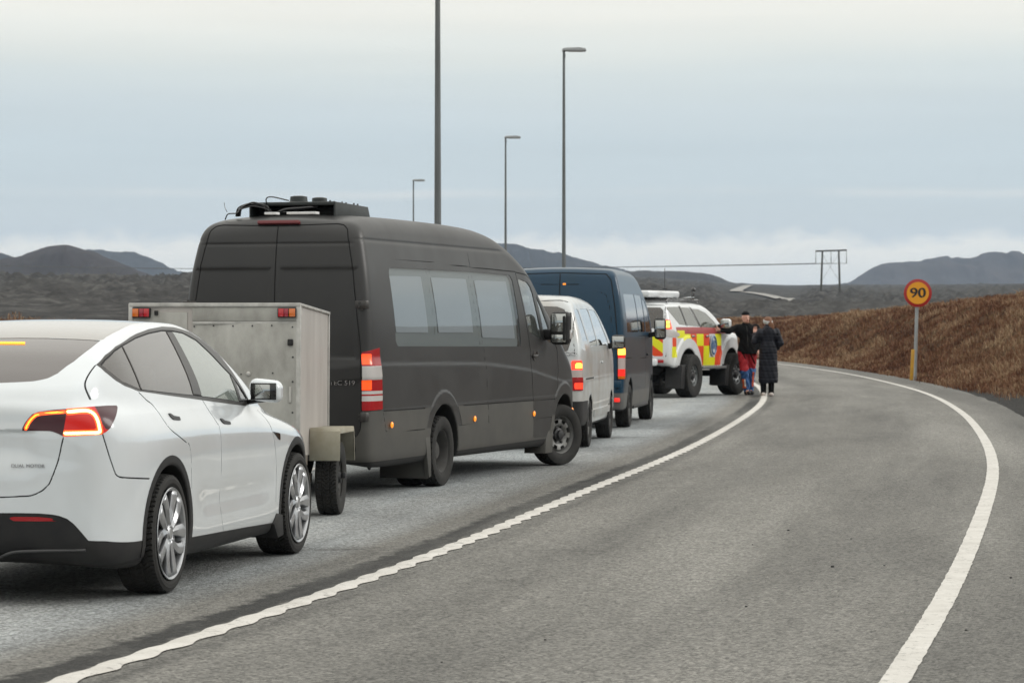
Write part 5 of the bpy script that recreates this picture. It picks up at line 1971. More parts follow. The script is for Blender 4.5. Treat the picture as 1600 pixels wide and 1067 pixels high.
# ---------------------------------------------------------------- aluminium box trailer
def build_trailer():
    th = 5.
    root = empty('box_trailer', (-2.345, 23.36, 0), R(90 - th), 'bare aluminium box trailer with red and amber lamps along its top edge', 'trailer')
    al = mat('weathered_aluminium', (.53, .525, .49), .5, metal=.15, var=.6, col2=(.19, .183, .165), vscale=1.9, detail=10., rvar=.15, stretch=(1, 1, .5))
    al2 = mat('weathered_sheet', (.56, .53, .50), .42, metal=.2, var=.4, col2=(.38, .35, .325), vscale=2.0, detail=9., stretch=(1.4, 1, .35))
    edge = mat('bright_edge', (.56, .55, .52), .45, metal=.3, var=.4, vscale=8)
    x0, x1 = -.98, .58
    wL, wR = .705, -.705
    zt, zb = 1.735, .50
    pit = Matrix.Rotation(R(2.4), 4, 'Y')
    b = MB()
    b.box(((x0 + x1) / 2, (wL + wR) / 2, (zt + zb) / 2), (x1 - x0 - .02, wL - wR - .02, zt - zb - .01))
    body = b.obj('body', al2, root)
    def bx(name, c, d, m, par=root, bev=.002):
        b = MB()
        b.box(c, d, bev=bev)
        return b.obj(name, m, par)
    # rear: fixed strip on the left, header and big door sheet
    ys = wL - .50
    bx('side_panel', (x0 + .005, (wL + ys) / 2 + .002, (zt + zb) / 2 - .02), (.012, wL - ys - .035, zt - zb - .10), al)
    bx('header_panel', (x0 + .004, (wR + ys) / 2, zt - .085), (.012, ys - wR - .045, .115), al)
    dr = bx('rear_door', (x0 - .001, (wR + ys) / 2, (zt - .155 + zb) / 2), (.018, ys - wR - .05, zt - zb - .165), al)
    # a bowed top edge of the sheet
    b = MB()
    n = 16
    for k in range(n):
        y0 = wR + .03 + (ys - wR - .06) * k / n
        y1 = wR + .03 + (ys - wR - .06) * (k + 1) / n
        d = lambda y: -.006 - .018 * math.exp(-((y - .08) / .2) ** 2)
        b.box((x0 + (d(y0) + d(y1)) / 2, (y0 + y1) / 2, zt - .155), (.004, y1 - y0 + .001, .02))
    b.obj('sheet_lip', edge, dr)
    for y, z in [(ys - .04, zt - .185), (ys - .2, zt - .18), (ys - .36, zt - .182), (ys - .52, zt - .18), (ys - .68, zt - .178), (wR + .06, zt - .19), (wR + .22, .99 + .18), (wR + .48, 1.16)]:
        b = MB()
        b.cyl((x0 - .016, y, z), (x0 - .006, y, z), .0065, n=10)
        b.obj('rivet', M['darkmetal'], dr)
    b = MB()
    b.ball((x0 - .016, wR + .42, 1.165), .020, (.6, 1, 1), 12)
    b.obj('lock', edge, dr)
    b = MB()
    b.box((x0 - .02, wR + .075, .995), (.02, .022, .13), bev=.006)
    b.obj('latch', edge, dr)
    for z in (1.42, .69):
        bx('hinge_block', (x0 - .02, wR + .075, z), (.03, .044, .052), M['plastic'], dr, .006)
    for z in (1.3, 1.1, .85, .6):
        b = MB()
        b.cyl((x0 - .016, wR + .055, z), (x0 - .006, wR + .055, z), .008, n=8)
        b.obj('rivet', M['darkmetal'], dr)
    # edge angles
    for y in (wL, wR):
        s = 1 if y > 0 else -1
        bx('edge_angle', (x0 + .01, y - s * .012, (zt + zb) / 2), (.045, .035, zt - zb), edge)
        bx('edge_angle', ((x0 + x1) / 2, y - s * .010, zt - .006), (x1 - x0, .034, .022), edge)
        bx('edge_angle', (x1 - .01, y - s * .012, (zt + zb) / 2), (.035, .03, zt - zb), edge)
    bx('edge_angle', (x0 + .006, (wL + wR) / 2, zt - .010), (.04, wL - wR, .032), edge)
    bx('roof_sheet', ((x0 + x1) / 2, (wL + wR) / 2, zt + .003), (x1 - x0, wL - wR, .008), al2)
    # lamps at the top corners
    for y, sg in ((wR + .105, 1), (wL - .105, -1)):
        t = bx('tail_light', (x0 - .022, y, zt - .075), (.04, .148, .078), M['plastic'], root, .004)
        for q, wd, mt in ((-.046, .054, 'orange_lens'), (.002, .036, 'red_dark'), (.044, .048, 'red_lens2')):
            bx('lens', (x0 - .044, y + sg * q, zt - .075), (.014, wd - .003, .066), M[mt], t, .003)
    bx('plate_bracket', (x0 - .012, wL - .225, zt - .075), (.02, .03, .035), M['plastic'])
    # chassis, mudguards, wheels, drawbar
    fr = mat('galvanised_frame', (.26, .25, .22), .5, metal=.5, var=.6, col2=(.12, .08, .05), vscale=7)
    for y in (-.45, .45):
        bx('chassis_beam', (-.05, y, .455), (1.75, .06, .09), fr)
    bx('axle', (0, 0, .31), (.08, 1.30, .08), fr)
    bx('axle_bracket', (-.02, -.42, .38), (.14, .07, .16), fr)
    b = MB()
    b.bar((.7, -.45, .455), (2.05, 0, .44), .06, .08)
    b.bar((.7, .45, .455), (2.05, 0, .44), .06, .08)
    b.bar((1.9, 0, .44), (2.30, 0, .46), .07, .07)
    b.obj('drawbar', fr, root)
    gm = mat('mudguard', (.50, .48, .40), .5, metal=.15, var=.4, col2=(.34, .305, .22), vscale=3.5)
    for s in (-1, 1):
        yi, yo = s * .70, s * .955
        b = MB()
        R0 = [(-.43, .475), (-.41, .72), (-.38, .745), (.38, .735), (.41, .70), (.45, .44)]
        A = [b.b.verts.new((u, yi, v)) for u, v in R0]
        B = [b.b.verts.new((u, yo, v)) for u, v in R0]
        for i in range(5):
            b.b.faces.new((A[i], A[i + 1], B[i + 1], B[i]))
        C_ = [b.b.verts.new((u * .99, yo, v - (.055 if i in (1, 2, 3, 4) else .0))) for i, (u, v) in enumerate(R0)]
        lo = [b.b.verts.new(p) for p in ((-.415, yo, .475), (-.395, yo, .70), (.395, yo, .69), (.435, yo, .44))]
        b.b.faces.new((B[0], B[1], lo[1], lo[0]))
        b.b.faces.new((B[1], B[2], B[3], B[4], lo[2], lo[1]))
        b.b.faces.new((B[4], B[5], lo[3], lo[2]))
        bmesh.ops.delete(b.b, geom=C_, context='VERTS')
        o = b.obj('mudguard', gm, root)
        md = o.modifiers.new('t', 'SOLIDIFY')
        md.thickness = .006
        def tw(w):
            tyre(.315, .19, .165, w, nt=240, pat='chevron')
            steel_rim(.165, .19, w, M['dusty_wheel'], holes=8, hub=.05, dish=.035)
            d = MB()
            d.box((.0, -.11, .02), (.05, .04, .05), bev=.008)
            d.obj('axle_nut', M['darkmetal'], w)
        wheel_at(root, 0, s * .815, .312, tw)
    # nose a touch low: pitch the whole thing about its wheels except that they stay on the ground
    for o in root.children:
        if o.name.split('.')[0] not in ('wheel', 'mudguard'):
            o.matrix_parent_inverse = Matrix.Translation((0, 0, .31)) @ pit @ Matrix.Translation((0, 0, -.31)) @ Matrix.Translation((0, 0, -.0))
    return root


M['red_dark'] = mat('red_lens_dark', (.30, .012, .03), .2, coat=.5)
M['red_lens2'] = mat('red_lens_plain', (.46, .012, .02), .2, coat=.5)
build_trailer()
# ---------------------------------------------------------------- silver minivan, third in the queue
def taper_field(prof, wz, plan=None, arches=(), k=.1, crown=.06, extra=None, ro=.02):
    def f(x, y, z):
        ay = np.abs(y)
        w = wz(z)
        if extra is not None:
            w = w + extra(x, ay, z)
        a = smax(prof(x, z + crown * ay ** 2), ay - w, k)
        if plan is not None:
            a = smax(a, plan(x, ay), k * .8)
        for cx, cz_, r, d in arches:
            rr = np.sqrt((x - cx) ** 2 + (z - cz_) ** 2) - r
            a = smax(a, -np.maximum(rr, d - ay), ro)
        return a
    return f


def plain_wheel(r, w, rr, m, pat='rib', nt=150, holes=6, hub=.05):
    def mk(e):
        tyre(r, w, rr, e, nt=nt, pat=pat)
        steel_rim(rr, w, e, m, holes=holes, hub=hub, dish=.04)
    return mk


def simple_mirror(root, sd, c, d, m, arm):
    mo = blob('door_mirror', lambda x, y, z: rbox(x, y * sd, z, c, d, min(d) * .4), (c[0] - d[0], min(sd * (c[1] - d[1]), sd * (c[1] + d[1])), c[2] - d[2]), (c[0] + d[0], max(sd * (c[1] - d[1]), sd * (c[1] + d[1])), c[2] + d[2]), .012, m, root)
    b = MB()
    b.box((c[0] - d[0] / 2 - .004, sd * c[1], c[2]), (.008, d[1] * .8, d[2] * .8), Matrix.Rotation(R(sd * -8), 3, 'Z'), bev=.003)
    b.obj('mirror_glass', M['mirror'], mo)
    b = MB()
    b.bar((c[0] + .03, sd * arm, c[2] - d[2] * .3), (c[0], sd * c[1], c[2] - d[2] * .2), .06, .08, .01)
    b.obj('mirror_arm', M['plastic'], mo)


M['silver_paint'] = mat('silver_paint', (.62, .67, .70), .38, metal=.15, coat=.6, var=.25, vscale=1.6, col2=(.42, .40, .37))
M['blue_paint'] = mat('dark_blue_paint', (.003, .036, .078), .34, coat=.25, spec=.3, var=.5, col2=(.005, .036, .068), vscale=2.)
M['grey_plastic'] = mat('grey_moulding', (.085, .088, .09), .55, var=.4, vscale=4, col2=(.12, .115, .105))
M['dirty_blue'] = mat('dirty_blue_paint', (.008, .019, .036), .38, coat=.25, var=.6, col2=(.022, .026, .032), vscale=2.5, detail=8.)
M['privacy'] = mat('privacy_glass', (.010, .012, .014), .05, coat=.3, spec=.6)
M['lit_bright'] = lamp('brake_bulb', (1, .50, .06), 3.2)
M['lit_red'] = lamp('brake_red', (1, .05, .02), 1.5)
M['lit_soft'] = lamp('brake_soft', (1, .03, .02), .7)
M['pink_clear'] = mat('pale_lens', (.50, .42, .40), .15, coat=.6)
M['suv_white'] = mat('suv_white', (.74, .77, .80), .34, coat=.8, var=.2, vscale=2, col2=(.66, .67, .67))
M['check_yellow'] = mat('check_yellow', (.75, .74, .01), .4)
M['check_red'] = mat('check_red', (.74, .07, .015), .4)
M['faded_red'] = mat('faded_red', (.34, .055, .055), .42)
M['suv_tint'] = glass('suv_tint', (.16, .16, .14), .40, (.30, .31, .27))
M['suv_rim'] = mat('suv_rim', (.20, .21, .215), .45, metal=.5)


def build_minivan():
    root = empty('minivan', (.19, 36.453, 0), R(90 - 7.41), 'silver minivan with lit brake lights, between the dark grey van and the blue van', 'minivan')
    prof = Prof(crom([(-.93, .40), (-1.0, .62), (-1.02, .95), (-1.0, 1.25), (-.91, 1.6), (-.80, 1.86), (-.66, 1.965), (-.4, 1.995), (.5, 2.01), (1.6, 1.98), (2.2, 1.90), (2.7, 1.72), (3.15, 1.45), (3.45, 1.24), (3.8, 1.08), (4.05, .92), (4.15, .65), (4.1, .38), (3.5, .30), (1, .30), (-.6, .32)], 10), res=.02)
    wz = table([.2, .35, .6, .9, 1.15, 1.3, 1.5, 1.75, 1.9, 2.05], [.80, .835, .868, .875, .862, .84, .79, .722, .67, .58])
    plan = Prof(crom([(4.15, 0), (4.08, .45), (3.9, .72), (3.5, .84), (2.8, .88), (0, .88), (-.6, .87), (-.9, .835), (-1.0, .74), (-1.03, .4), (-1.04, 0), (0, -.8), (3.5, -.7)], 10), res=.02)
    s = Skin(*nets(taper_field(prof, wz, plan, ((0, .32, .37, .58), (2.985, .32, .37, .58)), .11, .06, lambda x, ay, z: .012 * sstep(.93, .90, z)), (-1.15, -.96, .2), (4.3, .96, 2.1), .024))
    side = lambda c, n: np.abs(c[:, 1]) > .5
    rear = lambda c, n: (c[:, 0] < -.55) & (n[:, 0] < -.25)
    for cx in (0, 2.985):
        s.region('well', lambda x, y, z, cx=cx: np.sqrt((x - cx) ** 2 + (z - .32) ** 2) - .374, lambda c, n: np.abs(c[:, 1]) > .55, ['body'])
    s.region('under', lambda x, y, z: z - .312, None, ['body', 'well'])
    s.region('rwin', below([(0, 1.86), (.50, 1.845), (.60, 1.81), (.645, 1.70), (.69, 1.38), (.66, 1.27), (.55, 1.24), (0, 1.235), (-.02, 1.235), (-.02, 1.86)], 'ayz'), rear, ['body'])
    for k, P in enumerate(([(.22, 1.33), (.02, 1.80), (.10, 1.825), (1.05, 1.83), (1.13, 1.78), (1.22, 1.33)], [(1.36, 1.33), (1.22, 1.82), (2.0, 1.81), (2.25, 1.72), (2.72, 1.40), (2.74, 1.33)], [(-.62, 1.40), (-.66, 1.80), (-.30, 1.82), (-.18, 1.80), (.02, 1.40)])):
        s.region('win%d' % k, below(P), side, ['body'])
    s.region('screen', lambda x, y, z: np.maximum(np.maximum(1.25 - z, z - 1.86), np.abs(y) - .66), lambda c, n: (c[:, 0] > 2) & (n[:, 0] > .3), ['body'])
    s.region('lamp', below(cz([(-1.02, .730, 1.15), (-.93, .85, 1.15), (-.92, .885, .9), (-.93, .875, .765), (-1.02, .745, .765)]), 'cz'), lambda c, n: c[:, 0] < -.75, ['body'])
    zc = lambda a, b: (lambda x, y, z: np.maximum(a - z, z - b))
    s.region('l1', fmax(zc(1.050, 1.120), lambda x, y, z: np.abs(np.abs(y) - .79) - .036), rear, ['lamp'])
    s.region('l0', zc(1.03, 1.2), None, ['lamp'])
    s.region('l2', zc(.935, 1.03), None, ['lamp'])
    s.region('l4', fmax(zc(.785, .865), lambda x, y, z: np.abs(np.abs(y) - .79) - .045), rear, ['lamp'])
    s.region('bump', lambda x, y, z: np.maximum(z - .625, np.maximum(x + .40, .36 - np.abs(y) - .3 * (z < .5))), None, ['body'])
    s.region('mould', lambda x, y, z: np.maximum(np.abs(z - .44) - .045, np.abs(x - 1.5) - 1.08), side, ['body'])
    s.region('gap', below([(0, 1.9), (.66, 1.9), (.72, 1.5), (.75, 1.2)], 'ayz', False, 4, .006), rear, ['body'])
    s.region('gap', below([(1.30, 1.84), (1.40, 1.3), (1.42, .36)], 'xz', False, 0, .006), side, ['body', 'mould'])
    s.region('gap', below([(2.76, 1.32), (2.64, .8), (2.6, .36)], 'xz', False, 0, .006), side, ['body', 'mould'])
    s.region('gap', below([(-.6, .905), (.40, .905)], 'xz', False, 0, .012), side, ['body'])
    s.region('gap', below([(.36, .905), (.36, 1.32)], 'xz', False, 0, .005), side, ['body'])
    P = lambda n, l, m, **k: part(s, n, l, M[m], root, **k)
    P('body', 'body', 'silver_paint', rim=.012)
    P('panel_seam', 'gap', 'gap', off=-.007, rim=0)
    P('underbody', ['under', 'well'], 'well', rim=0)
    P('rear_window', 'rwin', 'tint', off=-.004, rim=0)
    P('windscreen', 'screen', 'clear', off=-.004, rim=0)
    P('cabin_lining', ['body', 'gap'], 'lining', off=-.05, rim=0)
    for sd in (-1, 1):
        P('rear_bumper_corner', 'bump', 'plastic', side=sd, off=.006, rim=.02)
        P('side_moulding', 'mould', 'silver_paint', side=sd, off=.02, rim=.02)
        for k in range(3):
            P('side_window', 'win%d' % k, 'tint' if k != 1 else 'clear', side=sd, off=-.004, rim=0)
        t = P('tail_light', 'lamp', 'red_lens', side=sd, off=.012, rim=.02)
        part(s, 'upper_lens', 'l0', M['lit_red'], t, side=sd, off=.012)
        part(s, 'lit_bulb', 'l1', M['lit_bright'], t, side=sd, off=.013, rim=0)
        part(s, 'clear_band', 'l2', M['pink_clear'], t, side=sd, off=.012)
        part(s, 'lit_bulb', 'l4', M['lit_red'], t, side=sd, off=.013, rim=0)
        b = MB()
        b.box((-.36, sd * .60, .36), (.015, .30, .30), bev=.004)
        b.obj('mud_flap', M['plastic'], root)
        b = MB()
        b.box((2.50, sd * .74, .36), (.015, .24, .30), bev=.004)
        b.obj('mud_flap', M['plastic'], root)
        simple_mirror(root, sd, (2.62, .985, 1.37), (.14, .20, .20), M['plastic'], .84)
        b = MB()
        b.box((1.52, sd * .862, 1.10), (.14, .025, .03), bev=.01)
        b.obj('door_handle', M['silver_paint'], root)
    b = MB()
    b.box((-.865, -.66, 1.735), (.05, .075, .07), bev=.01)
    b.box((-.86, -.60, 1.735), (.02, .05, .05), bev=.006)
    b.obj('rear_camera', M['gloss_black'], root)
    b = MB()
    for a in (0, 1):
        b.tube(crom([(-1.0, -.67 - a * .08, 1.225), (-1.0, -.625 - a * .08, 1.24), (-1.0, -.615 - a * .08, 1.25), (-.995, -.64 - a * .08, 1.262), (-.995, -.685 - a * .08, 1.255), (-1.0, -.69 - a * .08, 1.235)], 5), .006, 6, True)
    b.obj('badge', M['chrome'], root)
    b = MB()
    b.box((-.86, -.05, 1.875), (.04, .16, .03), bev=.008)
    b.obj('stop_lamp', M['dull_red'], root)
    seats(root, [(2.2, -.4, .5), (2.2, .4, .5), (1.1, 0, 1.3), (.1, 0, 1.3)], .45, M['seat'])
    for x in (0, 2.985):
        for y in (-.745, .745):
            wheel_at(root, x, y, .315, plain_wheel(.316, .205, .2, M['steel_wheel']))


def build_blue_van():
    root = empty('panel_van', (.882, 43.659, 0), R(90 - 8.2), 'tall dark blue van with bright brake lights, ahead of the silver minivan', 'van')
    prof = Prof(crom([(-1.02, .42), (-1.06, .7), (-1.07, 1.3), (-1.03, 1.9), (-.97, 2.30), (-.90, 2.45), (-.72, 2.505), (0, 2.52), (1.5, 2.51), (2.2, 2.46), (2.8, 2.26), (3.3, 1.95), (3.8, 1.62), (4.1, 1.46), (4.5, 1.25), (4.72, .98), (4.76, .6), (4.7, .36), (4, .30), (1, .30), (-.8, .32)], 10), res=.02)
    wz = table([.2, .4, .7, 1.1, 1.4, 1.7, 2.0, 2.2, 2.4, 2.55], [.96, .995, 1.02, 1.03, 1.025, 1.0, .955, .915, .865, .80])
    plan = Prof(crom([(4.76, 0), (4.7, .5), (4.5, .82), (4.0, .98), (3.2, 1.03), (0, 1.035), (-.7, 1.03), (-.98, .985), (-1.06, .88), (-1.08, .5), (-1.08, 0), (0, -.9), (4, -.7)], 10), res=.02)
    s = Skin(*nets(taper_field(prof, wz, plan, ((0, .36, .42, .62), (3.682, .36, .42, .62)), .10, .05), (-1.2, -1.1, .2), (4.9, 1.1, 2.62), .026))
    side = lambda c, n: (np.abs(c[:, 1]) > .6) & (c[:, 0] > -.9)
    rear = lambda c, n: (c[:, 0] < -.75) & (n[:, 0] < -.3)
    for cx in (0, 3.682):
        s.region('well', lambda x, y, z, cx=cx: np.sqrt((x - cx) ** 2 + (z - .36) ** 2) - .424, lambda c, n: np.abs(c[:, 1]) > .58, ['body'])
    s.region('under', lambda x, y, z: z - .312, None, ['body', 'well'])
    s.region('door', below([(0, 2.42), (.72, 2.40), (.80, 2.30), (.86, 1.9), (.905, 1.4), (.905, .62), (.86, .55), (0, .55)], 'ayz'), rear, ['body'])
    s.region('win0', below([(-.55, 1.50), (-.50, 2.10), (1.15, 2.11), (1.25, 1.50)]), side, ['body'])
    s.region('win1', below([(1.34, 1.50), (1.24, 2.11), (2.3, 2.10), (2.38, 1.50)]), side, ['body'])
    s.region('win2', below([(2.50, 1.50), (2.42, 2.05), (2.75, 2.02), (3.0, 1.9), (3.52, 1.50)]), side, ['body'])
    s.region('screen', lambda x, y, z: np.maximum(np.maximum(1.5 - z, z - 2.28), np.abs(y) - .78), lambda c, n: (c[:, 0] > 2) & (n[:, 0] > .3), ['body'])
    s.region('lamp', below(cz([(-1.06, .925, 1.43), (-.98, 1.0, 1.43), (-.93, 1.04, 1.2), (-.93, 1.04, .78), (-1.06, .93, .78)]), 'cz'), lambda c, n: c[:, 0] < -.75, ['body'])
    zc = lambda a, b: (lambda x, y, z: np.maximum(a - z, z - b))
    s.region('l1', zc(1.15, 1.25), None, ['lamp'])
    s.region('l2', zc(.93, 1.10), None, ['lamp'])
    s.region('l4', zc(.78, .82), None, ['lamp'])
    s.region('mould', lambda x, y, z: np.maximum(np.abs(z - .65) - .085, np.maximum(np.abs(x - 1.85) - 1.32, 0) ), side, ['body'])
    s.region('lower', lambda x, y, z: z - .56, lambda c, n: (np.abs(c[:, 1]) > .5) & (c[:, 0] > -.95), ['body'])
    s.region('bump', lambda x, y, z: np.maximum(z - .56, x + .80), None, ['body', 'lower', 'door'])
    s.region('flank', lambda x, y, z: z - 1.42, side, ['body'])
    for path, ax, wh in (([(0, 2.42), (.72, 2.40), (.80, 2.30), (.86, 1.9), (.905, 1.4), (.905, .62)], 'ayz', rear), ([(0, .5), (0, 2.42)], 'ayz', rear),
                         ([(.06, 2.12), (.60, 2.13), (.72, 2.08), (.78, 1.9), (.83, 1.5)], 'ayz', rear), ([(0, 2.235), (.30, 2.24)], 'ayz', rear),
                         ([(1.30, 2.2), (1.30, .4)], 'xz', side), ([(2.44, 2.2), (2.46, .4)], 'xz', side), ([(3.5, 1.48), (3.45, .9)], 'xz', side), ([(-.8, 1.10), (3.4, 1.06)], 'xz', side), ([(-.5, 1.45), (3.5, 1.43)], 'xz', side)):
        s.region('gap', below(path, ax, False, 0, .008), wh, ['body', 'door', 'flank', 'mould', 'lower'])
    P = lambda n, l, m, **k: part(s, n, l, M[m], root, **k)
    P('body', ['body'], 'blue_paint', rim=.012)
    P('panel_seam', 'gap', 'gap', off=-.008, rim=0)
    P('underbody', ['under', 'well'], 'well', rim=0)
    P('rear_bumper', 'bump', 'grey_plastic', off=.01, rim=.03)
    P('windscreen', 'screen', 'privacy', off=-.004)
    for sd in (-1, 1):
        P('rear_door', 'door', 'blue_paint', side=sd)
        P('flank', 'flank', 'dirty_blue', side=sd)
        P('lower_panel', 'lower', 'grey_plastic', side=sd)
        P('side_moulding', 'mould', 'grey_plastic', side=sd, off=.018, rim=.02)
        for k in range(3):
            P('side_window', 'win%d' % k, 'privacy', side=sd, off=-.003)
        t = P('tail_light', 'lamp', 'lit_soft', side=sd, off=.012, rim=.03)
        part(s, 'lit_bulb', 'l1', M['lit_bright'], t, side=sd, off=.013)
        part(s, 'clear_band', 'l2', M['pink_clear'], t, side=sd, off=.013)
        part(s, 'amber_band', 'l4', M['orange_lens'], t, side=sd, off=.013)
        for z in (1.31, .70):
            b = MB()
            b.box((-1.075, sd * .90, z), (.05, .13, .11), bev=.012)
            b.obj('hinge', M['blue_paint'], root)
        b = MB()
        b.box((-1.06, sd * .90, .455), (.03, .09, .065), bev=.01)
        b.obj('reflector', M['lit_soft'], root)  # no lamp: the reflector's glow is put in by its emissive material
        simple_mirror(root, sd, (3.05, 1.20, 1.55), (.15, .20, .36), M['plastic'], 1.0)
        b = MB()
        b.box((2.62, sd * 1.03, 1.12), (.16, .03, .035), bev=.01)
        b.obj('door_handle', M['plastic'], root)
        b = MB()
        b.box((1.8, sd * .95, .30), (2.4, .10, .05), bev=.01)
        b.obj('side_step', M['darkmetal'], root)
    b = MB()
    b.box((-.975, -.07, 2.245), (.03, .05, .03), bev=.008)
    b.obj('door_lamp', M['marker'], root)
    for x in (0, 3.682):
        for y in (-.89, .89):
            wheel_at(root, x, y, .34, plain_wheel(.341, .22, .205, M['steel_wheel']))


def build_suv():
    th = 25.
    root = empty('rescue_suv', (3.13, 62.1, 0), R(90 - th), 'white off-road rescue vehicle with huge tyres and yellow and red checkered doors', 'off-roader')
    prof = Prof(crom([(-1.02, .78), (-1.12, .95), (-1.14, 1.2), (-1.10, 1.5), (-1.02, 1.85), (-.94, 2.05), (-.75, 2.125), (0, 2.15), (1.0, 2.13), (1.5, 2.07), (1.95, 1.88), (2.35, 1.62), (2.7, 1.52), (3.3, 1.45), (3.6, 1.30), (3.68, 1.05), (3.62, .78), (3.0, .68), (1, .66), (-.6, .72)], 10), res=.02)
    wz = table([.5, .68, .9, 1.2, 1.45, 1.6, 1.85, 2.0, 2.1, 2.2], [.86, .885, .91, .92, .905, .865, .80, .755, .71, .63])
    plan = Prof(crom([(3.68, 0), (3.6, .5), (3.4, .78), (3.0, .90), (1, .92), (-.4, .92), (-.9, .895), (-1.08, .80), (-1.15, .5), (-1.16, 0), (0, -.8), (3, -.7)], 10), res=.02)
    def flare(x, ay, z):
        q = 0
        for cx in (0, 2.79):
            r = np.sqrt((x - cx) ** 2 + (z - .50) ** 2)
            q = q + .165 * sstep(.90, .76, r)
        return q
    s = Skin(*nets(taper_field(prof, wz, plan, ((0, .50, .60, .55), (2.79, .50, .60, .55)), .10, .06, flare), (-1.3, -1.2, .5), (3.85, 1.2, 2.25), .026))
    side = lambda c, n: (np.abs(c[:, 1]) > .5)
    rear = lambda c, n: (c[:, 0] < -.8) & (n[:, 0] < -.3)
    for cx in (0, 2.79):
        s.region('well', lambda x, y, z, cx=cx: np.sqrt((x - cx) ** 2 + (z - .5) ** 2) - .604, lambda c, n: np.abs(c[:, 1]) > .52, ['body'])
        s.region('flare', lambda x, y, z, cx=cx: np.sqrt((x - cx) ** 2 + (z - .5) ** 2) - .82, lambda c, n: np.abs(c[:, 1]) > .80, ['body'])
    s.region('under', lambda x, y, z: z - .69, None, ['body', 'well'])
    s.region('rwin', below([(0, 2.02), (.62, 2.01), (.70, 1.95), (.745, 1.60), (.72, 1.55), (0, 1.54), (-.02, 1.54), (-.02, 2.02)], 'ayz'), rear, ['body'])
    s.region('win0', below([(-.88, 2.02), (-.92, 1.96), (-.42, 1.63), (.0, 1.61), (-.16, 2.03)]), side, ['body'])
    s.region('win1', below([(.06, 1.605), (-.08, 2.02), (.42, 2.01), (.84, 1.58)]), side, ['body'])
    s.region('win2', below([(.93, 1.575), (.58, 1.99), (.98, 1.98), (1.38, 1.90), (1.80, 1.70), (1.98, 1.55)]), side, ['body'])
    s.region('screen', lambda x, y, z: np.maximum(np.maximum(1.58 - z, z - 2.04), np.abs(y) - .66), lambda c, n: (c[:, 0] > 1.4) & (n[:, 0] > .3), ['body'])
    s.region('pillar', below([(-.17, 2.05), (.0, 1.6), (.07, 1.6), (-.09, 2.05)]), side, ['body'])
    s.region('pillar', below([(.44, 2.03), (.84, 1.57), (.93, 1.57), (.57, 2.01)]), side, ['body'])
    # tail lamps high on the corner
    s.region('lampw', below(cz([(-1.10, .78, 1.52), (-.92, .90, 1.52), (-.55, .93, 1.43), (-.55, .93, 1.37), (-.95, .91, 1.35), (-1.10, .80, 1.36)]), 'cz'), lambda c, n: c[:, 0] < -.4, ['body'])
    s.region('lamp', below(cz([(-1.06, .76, 1.735), (-.95, .83, 1.735), (-.93, .90, 1.53), (-1.10, .76, 1.53)]), 'cz'), lambda c, n: c[:, 0] < -.7, ['body'])
    s.region('bulb', lambda x, y, z: np.maximum(np.abs(np.abs(z - 1.635) - .043) - .032, np.abs(np.abs(y) * .766 + x * .643 + .035) - .05), None, ['lamp'])
    # sides: faded red belt, yellow and red checks
    belt = lambda x, y, z: np.maximum(np.maximum(z - 1.575, 1.42 - z), np.maximum(-.66 - x, x - 2.55))
    chk = ['body', 'flare']
    s.region('belt', belt, side, ['body'])
    rows = [(1.42, 1.15), (1.15, .89), (.89, .70)]
    cols = [-.30, .16, .55, .98, 1.36, 1.72, 2.12]
    colors = ['yryryy', 'ryryyr', 'yryyrr']
    grid = {0: 'xryryyr'[1:], 1: 'ryryyr', 2: 'yryyrr'}
    pat = [['y', 'r', 'y', 'r', 'w', 'y'], ['r', 'r', 'r', 'y', 'w', 'r'], ['y', 'r', 'r', 'y', 'y', 'r']]
    for r_, (a, b_) in enumerate(rows):
        for c_ in range(6):
            k = pat[r_][c_]
            x0, x1 = cols[c_], cols[c_ + 1]
            s.region('chk_' + {'y': 'yellow', 'r': 'red', 'w': 'white'}[k] + '_%d_%d' % (r_, c_), lambda x, y, z, x0=x0, x1=x1, a=a, b_=b_: np.maximum(np.maximum(z - a, b_ - z), np.maximum(x0 - x, x - x1)), side, ['body'])
    s.region('chk_yellow_q', lambda x, y, z: np.maximum(np.maximum(z - 1.5, 1.33 - z), np.maximum(-.62 - x, x + .18)), side, ['belt', 'body'])
    s.region('chk_red_b', lambda x, y, z: np.maximum(np.maximum(z - 1.34, 1.14 - z), np.maximum(-.90 - x, x + .70)), side, ['body'])
    s.region('chk_yellow_b', lambda x, y, z: np.maximum(np.maximum(z - 1.14, .90 - z), np.maximum(-.92 - x, x + .70)), side, ['body', 'flare'])
    # tailgate chevrons
    for k in range(6):
        lo = .55 + .22 * k
        s.region('stripe_%s_%d' % ('yellow' if k % 2 else 'red', k), lambda x, y, z, lo=lo: np.maximum(np.maximum(z - 1.42, .93 - z), np.maximum(np.abs(y) - .74, np.abs(z + .75 * np.abs(y) - lo - .45) - .11)), rear, ['body'])
    for path in ([(-.17, 2.05), (.02, 1.58), (.10, 1.3)], [(.50, 2.05), (.90, 1.57), (.92, .75)], [(2.14, 1.55), (2.10, .75)]):
        s.region('gap', below(path, 'xz', False, 0, .007), side, [n for n in s.names if n not in ('well', 'under', 'lamp', 'bulb', 'lampw', 'rwin', 'win0', 'win1', 'win2', 'screen')])
    s.region('gap', below([(0, 2.07), (.72, 2.06), (.78, 1.6), (.80, .92), (0, .90)], 'ayz', False, 0, .008), rear, ['body'] + [n for n in s.names if n.startswith('stripe')])
    P = lambda n, l, m, **k: part(s, n, l, M[m], root, **k)
    P('body', 'body', 'suv_white', rim=.012)
    P('panel_seam', 'gap', 'gap', off=-.006, rim=0)
    P('underbody', ['under', 'well'], 'well', rim=0)
    P('rear_window', 'rwin', 'tint', off=-.004, rim=0)
